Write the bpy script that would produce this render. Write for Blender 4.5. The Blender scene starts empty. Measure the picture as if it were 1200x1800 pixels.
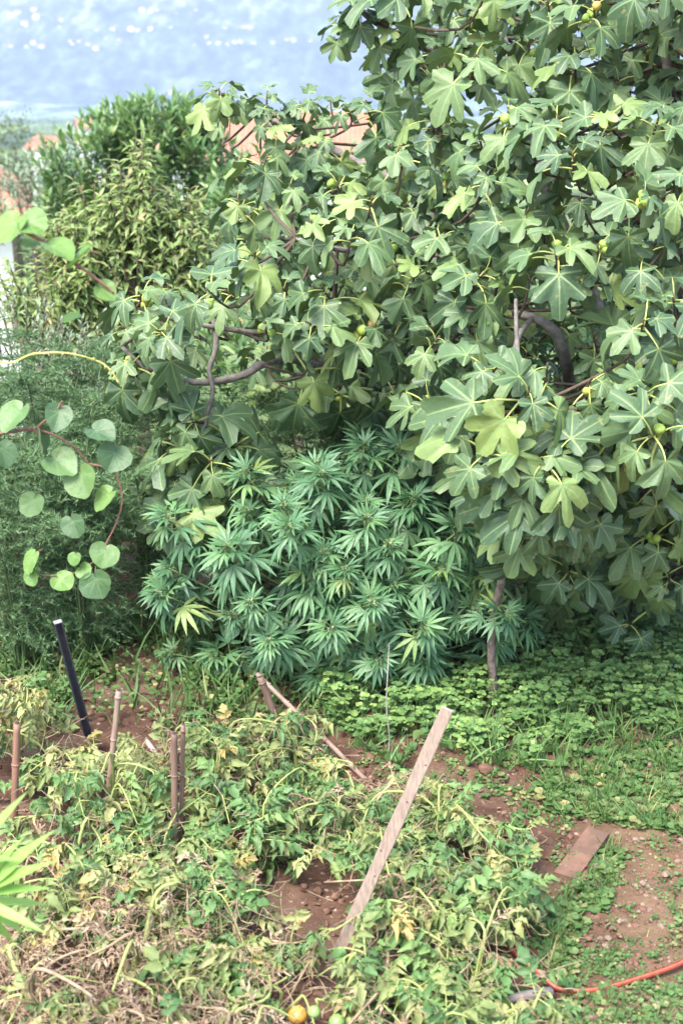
import bpy, math, random
import numpy as np
from mathutils import Matrix, Vector

random.seed(7); RNG = np.random.default_rng(7)
U = random.uniform
R = math.radians
scene = bpy.context.scene
COL = scene.collection

# ------------------------------------------------------------------ camera
CAM_H, FPX, PITCH = 2.7, 2473.0, R(18.0)
cd = bpy.data.cameras.new('camera'); cam = bpy.data.objects.new('camera', cd); COL.objects.link(cam)
cam.location = (0, 0, CAM_H); cam.rotation_euler = (R(90) - PITCH, 0, 0)
cd.sensor_fit = 'VERTICAL'; cd.sensor_height = 36.0; cd.lens = 36.0 * FPX / 1800.0
cd.clip_start = 0.05; cd.clip_end = 20000
cd.dof.use_dof = True; cd.dof.focus_distance = 5.7; cd.dof.aperture_fstop = 3.2
scene.camera = cam

# ------------------------------------------------------------------ sky, sun, exposure
SUN_EL, SUN_AZ = R(58), R(-145)      # azimuth measured from +Y towards +X: behind the camera, to its left
world = bpy.data.worlds.new('World'); scene.world = world; world.use_nodes = True
wn = world.node_tree.nodes; wl = world.node_tree.links
bg = wn['Background']; sky = wn.new('ShaderNodeTexSky'); sky.sky_type = 'NISHITA'; sky.sun_disc = False
sky.sun_elevation = SUN_EL; sky.sun_rotation = SUN_AZ
sky.air_density = 1.0; sky.dust_density = 2.5; sky.ozone_density = 1.0
wl.new(sky.outputs[0], bg.inputs[0]); bg.inputs[1].default_value = 0.145
sl = bpy.data.lights.new('sun', 'SUN'); sl.energy = 2.0; sl.angle = R(30); sl.color = (1.0, 0.95, 0.86)
sun = bpy.data.objects.new('sun', sl); COL.objects.link(sun)
sd = Vector((math.sin(SUN_AZ) * math.cos(SUN_EL), math.cos(SUN_AZ) * math.cos(SUN_EL), math.sin(SUN_EL)))
sun.rotation_euler = sd.to_track_quat('Z', 'Y').to_euler(); sun.location = (0, -3, 30)
vs = scene.view_settings
vs.view_transform = 'Standard'; vs.look = 'None'; vs.gamma = 1.0; vs.use_curve_mapping = False
vs.exposure = 2.0
cy = scene.cycles
cy.use_denoising = True; cy.max_bounces = 6; cy.diffuse_bounces = 3; cy.glossy_bounces = 2
cy.transmission_bounces = 4; cy.volume_bounces = 1; cy.use_adaptive_sampling = True; cy.adaptive_threshold = 0.02

# ------------------------------------------------------------------ pixel <-> place
FW = np.array([0, math.cos(PITCH), -math.sin(PITCH)]); UPV = np.array([0, math.sin(PITCH), math.cos(PITCH)])
CP = np.array([0, 0, CAM_H])
def ray(px, py):
    return FW + np.array([(px - 600) / FPX, 0, 0]) - UPV * ((py - 900) / FPX)
def P(px, py, D):                       # the point D metres out (along Y)
    d = ray(px, py); return CP + d * (D / d[1])
def G(px, py, z=0.0):                   # the point at height z
    d = ray(px, py); return CP + d * ((z - CAM_H) / d[2])
def proj(p):
    q = np.asarray(p) - CP; w = q @ FW
    return 600 + FPX * q[0] / w, 900 - FPX * (q @ UPV) / w
def inside(poly, x, y):
    c = False; n = len(poly); j = n - 1
    for i in range(n):
        xi, yi = poly[i]; xj, yj = poly[j]
        if (yi > y) != (yj > y) and x < (xj - xi) * (y - yi) / (yj - yi) + xi: c = not c
        j = i
    return c
def nrm(v):
    v = np.asarray(v, float); return v / (np.linalg.norm(v) + 1e-9)
def rv(s=1.0): return np.array([U(-s, s), U(-s, s), U(-s, s)])

# ------------------------------------------------------------------ mesh helpers
class Geo:
    def __init__(s): s.V = []; s.T = []; s.UV = []; s.M = []; s.K = []; s.n = 0
    def add(s, V, T, UV=None, M=0, tint=0.0):
        V = np.asarray(V, float).reshape(-1, 3); T = np.asarray(T, int).reshape(-1, 3)
        s.V.append(V); s.T.append(T + s.n); s.n += len(V)
        s.UV.append(np.zeros((len(V), 2)) if UV is None else np.asarray(UV, float))
        s.M.append(np.full(len(T), M) if np.isscalar(M) else np.asarray(M))
        s.K.append(np.full(len(V), tint)); return s
    def tpl(s):
        return dict(V=np.concatenate(s.V), T=np.concatenate(s.T), UV=np.concatenate(s.UV), M=np.concatenate(s.M), K=np.concatenate(s.K))
    def put(s, t, B, loc, sc=1.0, tint=None):          # a template, rotated by B (columns = axes), scaled and moved
        s.add(t['V'] @ np.asarray(B).T * sc + loc, t['T'], t['UV'], t['M'], U(0, 1) if tint is None else tint)
    def mesh(s, name, mats):
        t = s.tpl(); me = bpy.data.meshes.new(name); n = len(t['V']); m = len(t['T'])
        me.vertices.add(n); me.vertices.foreach_set('co', t['V'].astype(np.float32).ravel())
        me.loops.add(3 * m); li = t['T'].astype(np.int32).ravel(); me.loops.foreach_set('vertex_index', li)
        me.polygons.add(m); me.polygons.foreach_set('loop_start', np.arange(0, 3 * m, 3, dtype=np.int32))
        me.polygons.foreach_set('material_index', t['M'].astype(np.int32))
        me.polygons.foreach_set('use_smooth', np.ones(m, dtype=bool))
        uv = me.uv_layers.new(name='UVMap'); uv.data.foreach_set('uv', t['UV'][li].astype(np.float32).ravel())
        a = me.attributes.new('tint', 'FLOAT', 'POINT'); a.data.foreach_set('value', t['K'].astype(np.float32))
        for q in (mats if isinstance(mats, (list, tuple)) else [mats]): me.materials.append(q)
        me.update(calc_edges=True); return me
def flat(me):
    me.polygons.foreach_set('use_smooth', np.zeros(len(me.polygons), dtype=bool)); return me

def smooth_path(pts, n=5):
    pts = [np.asarray(p, float) for p in pts]; out = []
    for i in range(len(pts) - 1):
        p0 = pts[max(i - 1, 0)]; p1 = pts[i]; p2 = pts[i + 1]; p3 = pts[min(i + 2, len(pts) - 1)]
        for k in range(n):
            t = k / n
            out.append(0.5 * (2 * p1 + (p2 - p0) * t + (2 * p0 - 5 * p1 + 4 * p2 - p3) * t * t + (3 * p1 - p0 - 3 * p2 + p3) * t ** 3))
    out.append(pts[-1]); return np.array(out)
def tube(g, pts, r0, r1=None, k=6, M=0, jitter=0.0, tint=0.0, radii=None):
    pts = np.asarray(pts, float); n = len(pts); r1 = r0 if r1 is None else r1
    V = []; a = None
    for i in range(n):
        t = nrm(pts[min(i + 1, n - 1)] - pts[max(i - 1, 0)])
        if a is None: a = nrm(np.cross(t, [0.31, 0.2, 0.93] if abs(t[2]) < .9 else [1, 0, 0]))
        a = nrm(a - t * (a @ t)); b = np.cross(t, a)
        r = (r0 + (r1 - r0) * i / max(n - 1, 1)) if radii is None else radii[i]
        for j in range(k):
            an = 2 * math.pi * j / k; V.append(pts[i] + (a * math.cos(an) + b * math.sin(an)) * r * (1 + U(-jitter, jitter)))
    T = []
    for i in range(n - 1):
        for j in range(k):
            p, q = i * k + j, i * k + (j + 1) % k
            T += [(p, q, q + k), (p, q + k, p + k)]
    V += [pts[0], pts[-1]]; c0 = n * k
    for j in range(k):
        T.append((c0, (j + 1) % k, j)); T.append((c0 + 1, (n - 1) * k + j, (n - 1) * k + (j + 1) % k))
    uv = np.zeros((len(V), 2)); uv[:n * k, 1] = np.repeat(np.arange(n) / max(n - 1, 1), k); uv[:n * k, 0] = np.tile(np.arange(k) / k, n)
    g.add(V, T, uv, M, tint); return g
def boxgeo(g, lo, hi, M=0, B=None, loc=(0, 0, 0), bev=0.0):
    x0, y0, z0 = lo; x1, y1, z1 = hi
    V = np.array([(x, y, z) for z in (z0, z1) for y in (y0, y1) for x in (x0, x1)], float)
    T = [(0, 2, 3), (0, 3, 1), (4, 5, 7), (4, 7, 6), (0, 1, 5), (0, 5, 4), (2, 6, 7), (2, 7, 3), (0, 4, 6), (0, 6, 2), (1, 3, 7), (1, 7, 5)]
    if B is not None: V = V @ np.asarray(B).T
    V = V + np.asarray(loc); Vs = []; Ts = []
    for a in T: Ts.append((len(Vs), len(Vs) + 1, len(Vs) + 2)); Vs += [V[i] for i in a]
    g.add(Vs, Ts, None, M); return g
def rock(g, c, s, seed, M=0, tint=0.0):
    rg = random.Random(seed); n1, n2 = 5, 8; V = [(0, 0, 1)]
    for i in range(1, n1):
        for j in range(n2):
            th = math.pi * i / n1; ph = 2 * math.pi * (j + rg.uniform(-.25, .25)) / n2; k = rg.uniform(.75, 1.15)
            V.append((k * math.sin(th) * math.cos(ph), k * math.sin(th) * math.sin(ph), k * math.cos(th)))
    V.append((0, 0, -1)); T = []
    for j in range(n2):
        T.append((0, 1 + j, 1 + (j + 1) % n2)); e = 1 + (n1 - 2) * n2; T.append((len(V) - 1, e + (j + 1) % n2, e + j))
        for i in range(n1 - 2):
            p = 1 + i * n2 + j; q = 1 + i * n2 + (j + 1) % n2; T += [(p, p + n2, q + n2), (p, q + n2, q)]
    g.add(np.array(V) * np.asarray(s) + c, T, None, M, tint); return g
def frame(Y, Z=(0, 0, 1)):
    Y = nrm(Y); X = np.cross(Y, Z)
    if np.linalg.norm(X) < 1e-3: X = np.cross(Y, [1, 0, 0.2])
    X = nrm(X); return np.stack([X, Y, np.cross(X, Y)], 1)
def m4(B, loc, s=1.0):
    B = np.asarray(B) * s
    return Matrix(((B[0, 0], B[0, 1], B[0, 2], loc[0]), (B[1, 0], B[1, 1], B[1, 2], loc[1]), (B[2, 0], B[2, 1], B[2, 2], loc[2]), (0, 0, 0, 1)))

# ------------------------------------------------------------------ object helpers
def tag(o, label=None, cat=None, group=None, kind=None):
    if label: o['label'] = label
    if cat: o['category'] = cat
    if group: o['group'] = group
    if kind: o['kind'] = kind
    return o
def thing(name, loc, label, cat, group=None):
    o = bpy.data.objects.new(name, None); o.empty_display_size = 0.1; COL.objects.link(o)
    o.location = tuple(loc); return tag(o, label, cat, group)
def part(name, me, t, M=None, label=None, kind=None):          # mesh given in world space (or placed by M), parented to thing or part
    o = bpy.data.objects.new(name, me); COL.objects.link(o); o.parent = t
    w = Vector((0, 0, 0)); q = t
    while q is not None: w += q.location; q = q.parent
    o.matrix_local = Matrix.Translation(-w) @ (M if M is not None else Matrix.Identity(4))
    return tag(o, label, None, None, kind)
def single(name, me, label, cat, group=None, kind=None, loc=None):
    o = bpy.data.objects.new(name, me); COL.objects.link(o)
    if loc is not None: o.location = tuple(loc)
    return tag(o, label, cat, group, kind)

# ------------------------------------------------------------------ materials
def newmat(name):
    m = bpy.data.materials.new(name); m.use_nodes = True
    return m, m.node_tree.nodes, m.node_tree.links, m.node_tree.nodes['Principled BSDF']
def ramp(N, cols):
    r = N.new('ShaderNodeValToRGB'); e = r.color_ramp.elements
    while len(e) < len(cols): e.new(0.5)
    for i, (p, c) in enumerate(cols): e[i].position = p; e[i].color = (*c, 1)
    return r
def mathn(N, L, op, a, b=None, c=None):
    n = N.new('ShaderNodeMath'); n.operation = op
    for i, v in enumerate((a, b, c)):
        if v is None: continue
        if isinstance(v, (int, float)): n.inputs[i].default_value = v
        else: L.new(v, n.inputs[i])
    return n.outputs[0]
def mixc(N, L, f, a, b, mode='MIX'):
    n = N.new('ShaderNodeMix'); n.data_type = 'RGBA'; n.blend_type = mode
    for s, v in ((n.inputs[0], f), (n.inputs[6], a), (n.inputs[7], b)):
        if isinstance(v, (int, float)): s.default_value = v
        elif isinstance(v, tuple): s.default_value = (*v, 1)
        else: L.new(v, s)
    return n.outputs[2]
def noise(N, L, scale, detail=4, vec=None, rough=.55):
    n = N.new('ShaderNodeTexNoise'); n.inputs['Scale'].default_value = scale; n.inputs['Detail'].default_value = detail
    n.inputs['Roughness'].default_value = rough
    if vec is not None: L.new(vec, n.inputs['Vector'])
    return n.outputs['Fac']
def wpos(N): return N.new('ShaderNodeNewGeometry').outputs['Position']

def leaf_mat(name, cols, back=None, rough=.42, trans=.22, rays=None, vein=(0.25, 0.32, 0.12), vw=.03, spots=None, spec=.5):
    m, N, L, b = newmat(name)
    at = N.new('ShaderNodeAttribute'); at.attribute_name = 'tint'; oi = N.new('ShaderNodeObjectInfo')
    t = mathn(N, L, 'FRACT', mathn(N, L, 'ADD', at.outputs['Fac'], oi.outputs['Random']))
    r = ramp(N, cols); L.new(t, r.inputs[0]); c = r.outputs[0]
    geo = N.new('ShaderNodeNewGeometry')
    nz = noise(N, L, 14, 3, geo.outputs['Position'])
    c = mixc(N, L, .55, c, mixc(N, L, nz, (0.25, 0.25, 0.25), (0.8, 0.78, 0.7)), 'OVERLAY')
    if spots:
        n2 = noise(N, L, 38, 2, geo.outputs['Position']); f = mathn(N, L, 'SMOOTH_MIN', 1.0, mathn(N, L, 'MAXIMUM', mathn(N, L, 'MULTIPLY', mathn(N, L, 'SUBTRACT', n2, .62), 9.0), 0.0), .05)
        c = mixc(N, L, f, c, spots)
    if rays:
        uv = N.new('ShaderNodeUVMap').outputs[0]; best = None
        sep = N.new('ShaderNodeSeparateXYZ'); L.new(uv, sep.inputs[0])
        for a in rays:
            sx, cy_ = math.sin(R(a)), math.cos(R(a))
            al = mathn(N, L, 'ADD', mathn(N, L, 'MULTIPLY', sep.outputs[0], sx), mathn(N, L, 'MULTIPLY', sep.outputs[1], cy_))
            pe = mathn(N, L, 'ABSOLUTE', mathn(N, L, 'SUBTRACT', mathn(N, L, 'MULTIPLY', sep.outputs[0], cy_), mathn(N, L, 'MULTIPLY', sep.outputs[1], sx)))
            pe = mathn(N, L, 'ADD', pe, mathn(N, L, 'MULTIPLY', mathn(N, L, 'MAXIMUM', mathn(N, L, 'MULTIPLY', al, -1.0), 0.0), 2.0))
            pe = mathn(N, L, 'ADD', pe, mathn(N, L, 'MULTIPLY', mathn(N, L, 'MAXIMUM', al, 0.0), vw * .6))
            best = pe if best is None else mathn(N, L, 'MINIMUM', best, pe)
        f = mathn(N, L, 'LESS_THAN', best, vw); c = mixc(N, L, mathn(N, L, 'MULTIPLY', f, .75), c, vein)
    front = c
    if back: c = mixc(N, L, mathn(N, L, 'MULTIPLY', geo.outputs['Backfacing'], .7), c, back)
    L.new(c, b.inputs['Base Color']); b.inputs['Roughness'].default_value = rough
    b.inputs['Specular IOR Level'].default_value = spec
    tr = N.new('ShaderNodeBsdfTranslucent'); L.new(mixc(N, L, 1.0, front, (.95, 1.0, 0.5), 'MULTIPLY'), tr.inputs[0])
    tr2 = N.new('ShaderNodeMixShader'); tr2.inputs[0].default_value = trans
    bump = N.new('ShaderNodeBump'); bump.inputs['Strength'].default_value = .25; bump.inputs['Distance'].default_value = .01
    L.new(noise(N, L, 60, 2, geo.outputs['Position']), bump.inputs['Height']); L.new(bump.outputs[0], b.inputs['Normal'])
    L.new(b.outputs[0], tr2.inputs[1]); L.new(tr.outputs[0], tr2.inputs[2])
    L.new(tr2.outputs[0], N['Material Output'].inputs[0]); return m
def plain(name, c1, c2, scale=20, rough=.8, bump=.3, stretch=None, dist=.01):
    m, N, L, b = newmat(name); v = wpos(N)
    if stretch:
        mp = N.new('ShaderNodeMapping'); mp.inputs['Scale'].default_value = stretch; L.new(v, mp.inputs[0]); v = mp.outputs[0]
    f = noise(N, L, scale, 5, v); r = ramp(N, [(.3, c1), (.7, c2)]); L.new(f, r.inputs[0]); L.new(r.outputs[0], b.inputs['Base Color'])
    b.inputs['Roughness'].default_value = rough
    bm = N.new('ShaderNodeBump'); bm.inputs['Strength'].default_value = bump; bm.inputs['Distance'].default_value = dist
    L.new(f, bm.inputs['Height']); L.new(bm.outputs[0], b.inputs['Normal']); return m

MAT = {}
MAT['fig_leaf'] = leaf_mat('fig_leaf', [(0, (.05, .1, .048)), (.3, (.07, .13, .06)), (.6, (.092, .16, .068)), (.88, (.125, .2, .075)), (1, (.19, .27, .08))],
                           back=(.15, .21, .11), rough=.52, trans=.15, rays=(0, 47, -47, 100, -100), vein=(.2, .29, .11), vw=.024, spots=(.19, .2, .07))
MAT['petiole'] = plain('petiole', (.34, .42, .10), (.46, .5, .16), 30, .5, .1)
MAT['fig_bark'] = plain('fig_bark', (.11, .095, .085), (.27, .245, .22), 30, .85, .6)
MAT['bark_pole'] = plain('bark_pole', (.075, .055, .045), (.2, .155, .13), 45, .9, .7)
MAT['twig'] = plain('twig', (.05, .035, .025), (.12, .085, .06), 60, .8, .4)
MAT['fig_fruit'] = leaf_mat('fig_fruit', [(0, (.22, .36, .07)), (.6, (.30, .42, .08)), (.85, (.45, .45, .08)), (1, (.5, .3, .1))], rough=.5, trans=.0)
MAT['hemp_leaf'] = leaf_mat('hemp_leaf', [(0, (.065, .155, .078)), (.5, (.09, .2, .095)), (.96, (.125, .245, .1)), (1, (.2, .28, .08))],
                            back=(.08, .17, .09), rough=.48, trans=.2)
MAT['hemp_stem'] = plain('hemp_stem', (.11, .18, .06), (.2, .24, .09), 30, .7, .1)
MAT['bud'] = leaf_mat('bud', [(0, (.18, .29, .13)), (.6, (.32, .42, .23)), (1, (.45, .5, .34))], rough=.8, trans=.3)
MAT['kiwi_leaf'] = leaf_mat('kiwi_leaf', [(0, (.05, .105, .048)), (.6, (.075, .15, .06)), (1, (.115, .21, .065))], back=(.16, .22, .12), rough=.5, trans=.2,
                            rays=(0, 38, -38, 75, -75), vein=(.14, .24, .1), vw=.018)  # darker than the pale copy: partial shade on the middle leaves, put into colour
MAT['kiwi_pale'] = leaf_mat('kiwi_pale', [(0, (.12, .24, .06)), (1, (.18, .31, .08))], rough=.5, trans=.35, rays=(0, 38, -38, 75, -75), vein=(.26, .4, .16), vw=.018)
MAT['kiwi_cane'] = plain('kiwi_cane', (.16, .07, .05), (.3, .15, .1), 40, .7, .2)
MAT['tendril'] = plain('tendril', (.42, .42, .1), (.55, .5, .16), 40, .6, .1)
MAT['laurel'] = leaf_mat('laurel', [(0, (.09, .18, .07)), (.5, (.14, .26, .1)), (.8, (.22, .34, .14)), (1, (.34, .43, .2))], back=(.16, .25, .1), rough=.38, trans=.3)
MAT['fruit_tree'] = leaf_mat('fruit_tree', [(0, (.16, .25, .08)), (.5, (.24, .34, .12)), (.9, (.33, .41, .17)), (.97, (.4, .37, .19)), (1, (.42, .29, .18))], back=(.22, .28, .11), rough=.45, trans=.38)
MAT['bark'] = plain('bark', (.06, .045, .03), (.16, .12, .09), 25, .9, .5)
MAT['fern'] = leaf_mat('fern', [(0, (.06, .125, .055)), (.6, (.1, .19, .08)), (1, (.17, .27, .12))], rough=.6, trans=.2)
MAT['fern_stem'] = plain('fern_stem', (.05, .09, .03), (.1, .14, .05), 30, .7, .1)
MAT['tom_green'] = leaf_mat('tom_green', [(0, (.07, .15, .05)), (.6, (.105, .21, .065)), (1, (.18, .29, .09))], back=(.2, .28, .14), rough=.55, trans=.22)
MAT['tom_pale'] = leaf_mat('tom_pale', [(0, (.125, .18, .058)), (.5, (.195, .25, .085)), (1, (.3, .335, .14))], back=(.3, .35, .18), rough=.6, trans=.22, spots=(.3, .2, .06))
MAT['tom_yellow'] = leaf_mat('tom_yellow', [(0, (.25, .29, .12)), (.6, (.33, .33, .14)), (1, (.42, .32, .12))], back=(.42, .42, .2), rough=.6, trans=.25, spots=(.3, .16, .05))
MAT['tom_dry'] = leaf_mat('tom_dry', [(0, (.17, .11, .075)), (.6, (.3, .215, .15)), (1, (.42, .33, .24))], rough=.85, trans=.1, spec=.2)
MAT['litter'] = leaf_mat('litter', [(0, (.07, .045, .03)), (.6, (.14, .095, .065)), (1, (.25, .18, .12))], rough=.9, trans=.05, spec=.1)
MAT['tom_stem'] = plain('tom_stem', (.22, .28, .08), (.36, .4, .14), 30, .6, .15)
MAT['dry_stem'] = plain('dry_stem', (.22, .15, .09), (.4, .3, .2), 40, .85, .3)
MAT['clover'] = leaf_mat('clover', [(0, (.09, .185, .055)), (.6, (.14, .255, .085)), (1, (.24, .36, .11))], back=(.12, .22, .08), rough=.55, trans=.25)
MAT['grass'] = leaf_mat('grass', [(0, (.05, .12, .03)), (.6, (.09, .18, .05)), (.9, (.16, .22, .08)), (1, (.35, .3, .14))], rough=.6, trans=.25)
MAT['lance'] = leaf_mat('lance', [(0, (.2, .38, .08)), (1, (.3, .5, .13))], back=(.3, .45, .18), rough=.5, trans=.35)
MAT['bamboo'] = plain('bamboo', (.18, .115, .085), (.34, .24, .185), 18, .6, .2, (1, 1, .25))
MAT['bamboo_red'] = plain('bamboo_red', (.15, .075, .05), (.28, .155, .105), 18, .6, .2, (1, 1, .25))
MAT['bamboo_dark'] = plain('bamboo_dark', (.10, .06, .045), (.24, .15, .11), 18, .6, .2, (1, 1, .25))
MAT['hollow_knot_dark'] = plain('hollow_knot_dark', (.03, .02, .015), (.07, .05, .04), 40, .9, .1)  # shade inside the hollow cane tops as a colour; also the plank's dark knots
MAT['plank'] = plain('plank', (.18, .13, .1), (.30, .235, .185), 26, .8, .35, (5, 1.2, 1.2), .004)
MAT['plank_end'] = plain('plank_end', (.3, .27, .24), (.45, .41, .37), 60, .9, .2)
MAT['board'] = plain('board', (.13, .06, .04), (.26, .135, .085), 14, .9, .5, None, .006)
def board_mat():
    m, N, L, b = newmat('muddy_board'); v = wpos(N); c = mixc(N, L, noise(N, L, 30, 6, v), (.12, .065, .045), (.22, .125, .085))
    f = ramp(N, [(.5, (0, 0, 0)), (.6, (1, 1, 1))]); L.new(noise(N, L, 11, 6, v), f.inputs[0]); c = mixc(N, L, f.outputs[0], c, (.12, .07, .05)); L.new(c, b.inputs['Base Color']); b.inputs['Roughness'].default_value = .95
    bm = N.new('ShaderNodeBump'); bm.inputs['Distance'].default_value = .006; L.new(noise(N, L, 11, 6, v), bm.inputs['Height']); L.new(bm.outputs[0], b.inputs['Normal']); return m
MAT['board'] = board_mat()
MAT['greystick'] = plain('greystick', (.26, .22, .2), (.42, .37, .33), 30, .8, .3)
MAT['black'] = plain('black', (.012, .013, .02), (.035, .036, .05), 30, .4, .1)
MAT['pale_edge'] = plain('pale_edge', (.2, .2, .21), (.34, .34, .36), 40, .6, .1)
MAT['hose'] = plain('hose', (.2, .034, .02), (.3, .06, .035), 40, .35, .05)
MAT['hose_stripe'] = plain('hose_stripe', (.38, .11, .06), (.44, .15, .09), 40, .4, .05)
MAT['stone'] = plain('stone', (.13, .085, .062), (.27, .195, .15), 70, .9, .4)
MAT['clod'] = plain('clod', (.10, .05, .033), (.2, .105, .07), 60, .95, .6)
MAT['tomato_ripe'] = plain('tomato_ripe', (.45, .18, .03), (.55, .28, .05), 12, .3, .02)
MAT['tomato_green'] = plain('tomato_green', (.15, .27, .07), (.24, .36, .12), 12, .3, .02)
MAT['wire'] = plain('wire', (.16, .15, .13), (.28, .26, .23), 60, .6, .1)
MAT['can'] = plain('can', (.03, .04, .07), (.10, .13, .18), 30, .35, .1)
MAT['can_top'] = plain('can_top', (.5, .52, .55), (.65, .66, .7), 30, .35, .1)
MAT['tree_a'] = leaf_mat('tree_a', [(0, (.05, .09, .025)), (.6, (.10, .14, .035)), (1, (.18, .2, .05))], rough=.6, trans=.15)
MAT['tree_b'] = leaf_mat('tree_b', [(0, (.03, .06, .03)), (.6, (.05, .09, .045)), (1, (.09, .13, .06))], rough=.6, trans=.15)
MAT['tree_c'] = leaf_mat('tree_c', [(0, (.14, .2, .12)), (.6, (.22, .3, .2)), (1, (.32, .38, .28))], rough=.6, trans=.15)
MAT['white_wall'] = plain('white_wall', (.72, .70, .66), (.82, .8, .77), 2, .9, .05)
MAT['glass'] = plain('glass', (.05, .06, .07), (.10, .12, .14), 2, .15, .0)
def roof_mat():
    m, N, L, b = newmat('roof_tile'); v = wpos(N)
    w = N.new('ShaderNodeTexWave'); w.inputs['Scale'].default_value = 1.5; w.bands_direction = 'X'; w.inputs['Distortion'].default_value = .1; L.new(v, w.inputs[0])
    c = mixc(N, L, noise(N, L, 1.6, 5, v), (.32, .12, .07), (.46, .22, .14)); c = mixc(N, L, mathn(N, L, 'MULTIPLY', w.outputs[1], .15), c, (.3, .12, .08))
    L.new(c, b.inputs['Base Color']); b.inputs['Roughness'].default_value = .85
    bm = N.new('ShaderNodeBump'); bm.inputs['Strength'].default_value = .6; bm.inputs['Distance'].default_value = .05; L.new(w.outputs[1], bm.inputs['Height']); L.new(bm.outputs[0], b.inputs['Normal'])
    return m
MAT['roof'] = roof_mat()
def soil_mat():
    m, N, L, b = newmat('garden_soil'); v = wpos(N)
    big = noise(N, L, 1.7, 5, v); mid = noise(N, L, 9, 6, v); fine = noise(N, L, 70, 5, v, .7)
    r = ramp(N, [(.25, (.045, .024, .016)), (.5, (.105, .056, .038)), (.75, (.185, .118, .085))]); L.new(mathn(N, L, 'ADD', mathn(N, L, 'MULTIPLY', mid, .55), mathn(N, L, 'MULTIPLY', fine, .45)), r.inputs[0])
    c = mixc(N, L, mathn(N, L, 'MULTIPLY', mathn(N, L, 'MAXIMUM', mathn(N, L, 'SUBTRACT', big, .5), 0.0), 2.5), r.outputs[0], (.30, .22, .16))
    vo = N.new('ShaderNodeTexVoronoi'); vo.inputs['Scale'].default_value = 26; L.new(v, vo.inputs['Vector'])
    f = mathn(N, L, 'MULTIPLY', mathn(N, L, 'LESS_THAN', vo.outputs['Distance'], .2), mathn(N, L, 'GREATER_THAN', noise(N, L, 5, 3, v), .52))
    c = mixc(N, L, mathn(N, L, 'MULTIPLY', f, .7), c, (.46, .33, .26))
    # grass and scrub take over beyond the garden; the trodden path is paler and dustier
    sep = N.new('ShaderNodeSeparateXYZ'); L.new(v, sep.inputs[0])
    pa = N.new('ShaderNodeMapRange'); L.new(mathn(N, L, 'ADD', sep.outputs[0], mathn(N, L, 'MULTIPLY', big, .5)), pa.inputs[0]); pa.inputs[1].default_value = .95; pa.inputs[2].default_value = 1.25
    c = mixc(N, L, mathn(N, L, 'MULTIPLY', pa.outputs[0], .6), c, mixc(N, L, mid, (.13, .08, .045), (.26, .18, .11)))
    far = N.new('ShaderNodeMapRange'); L.new(sep.outputs[1], far.inputs[0]); far.inputs[1].default_value = 7.5; far.inputs[2].default_value = 10.0
    gr = mixc(N, L, noise(N, L, .25, 8, v, .7), (.06, .10, .03), (.17, .22, .08))
    rw = ramp(N, [(.4, (.0, .012, .0)), (.5, (.1, .15, .04)), (.62, (.34, .42, .16))]); L.new(noise(N, L, .014, 9, v, .75), rw.inputs[0]); wood = rw.outputs[0]
    vf = N.new('ShaderNodeMapRange'); L.new(sep.outputs[1], vf.inputs[0]); vf.inputs[1].default_value = 100; vf.inputs[2].default_value = 300
    c = mixc(N, L, far.outputs[0], c, mixc(N, L, vf.outputs[0], gr, wood))
    L.new(c, b.inputs['Base Color']); b.inputs['Roughness'].default_value = .95; b.inputs['Specular IOR Level'].default_value = .2
    bm = N.new('ShaderNodeBump'); bm.inputs['Strength'].default_value = .9; bm.inputs['Distance'].default_value = .02
    L.new(mathn(N, L, 'ADD', mid, mathn(N, L, 'MULTIPLY', fine, .5)), bm.inputs['Height']); L.new(bm.outputs[0], b.inputs['Normal']); return m
MAT['soil'] = soil_mat()
def hill_mat():
    m, N, L, b = newmat('wooded_hillside'); v = wpos(N)
    mp = N.new('ShaderNodeMapping'); mp.inputs['Scale'].default_value = (1.0, .3, 1.0); L.new(v, mp.inputs[0])
    a = noise(N, L, .022, 10, mp.outputs[0], .7); bb = noise(N, L, .0075, 7, mp.outputs[0], .6)
    ra = ramp(N, [(.40, (.0, .004, .0)), (.52, (.04, .065, .025)), (.66, (.15, .18, .1))]); L.new(a, ra.inputs[0]); c = ra.outputs[0]
    c = mixc(N, L, .8, c, mixc(N, L, noise(N, L, .005, 8, mp.outputs[0], .65), (.1, .1, .1), (.9, .9, .9)), 'OVERLAY')
    r = ramp(N, [(.53, (0, 0, 0)), (.60, (1, 1, 1))]); L.new(mathn(N, L, 'ADD', mathn(N, L, 'MULTIPLY', bb, .5), mathn(N, L, 'MULTIPLY', a, .5)), r.inputs[0])
    sep = N.new('ShaderNodeSeparateXYZ'); L.new(v, sep.inputs[0])
    hi = N.new('ShaderNodeMapRange'); L.new(sep.outputs[2], hi.inputs[0]); hi.inputs[1].default_value = 0; hi.inputs[2].default_value = 140
    f = mathn(N, L, 'MULTIPLY', mathn(N, L, 'MULTIPLY', r.outputs[0], hi.outputs[0]), .42)
    c = mixc(N, L, f, c, (.42, .4, .35))
    L.new(c, b.inputs['Base Color']); b.inputs['Roughness'].default_value = .95; return m
MAT['hill'] = hill_mat()

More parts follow.
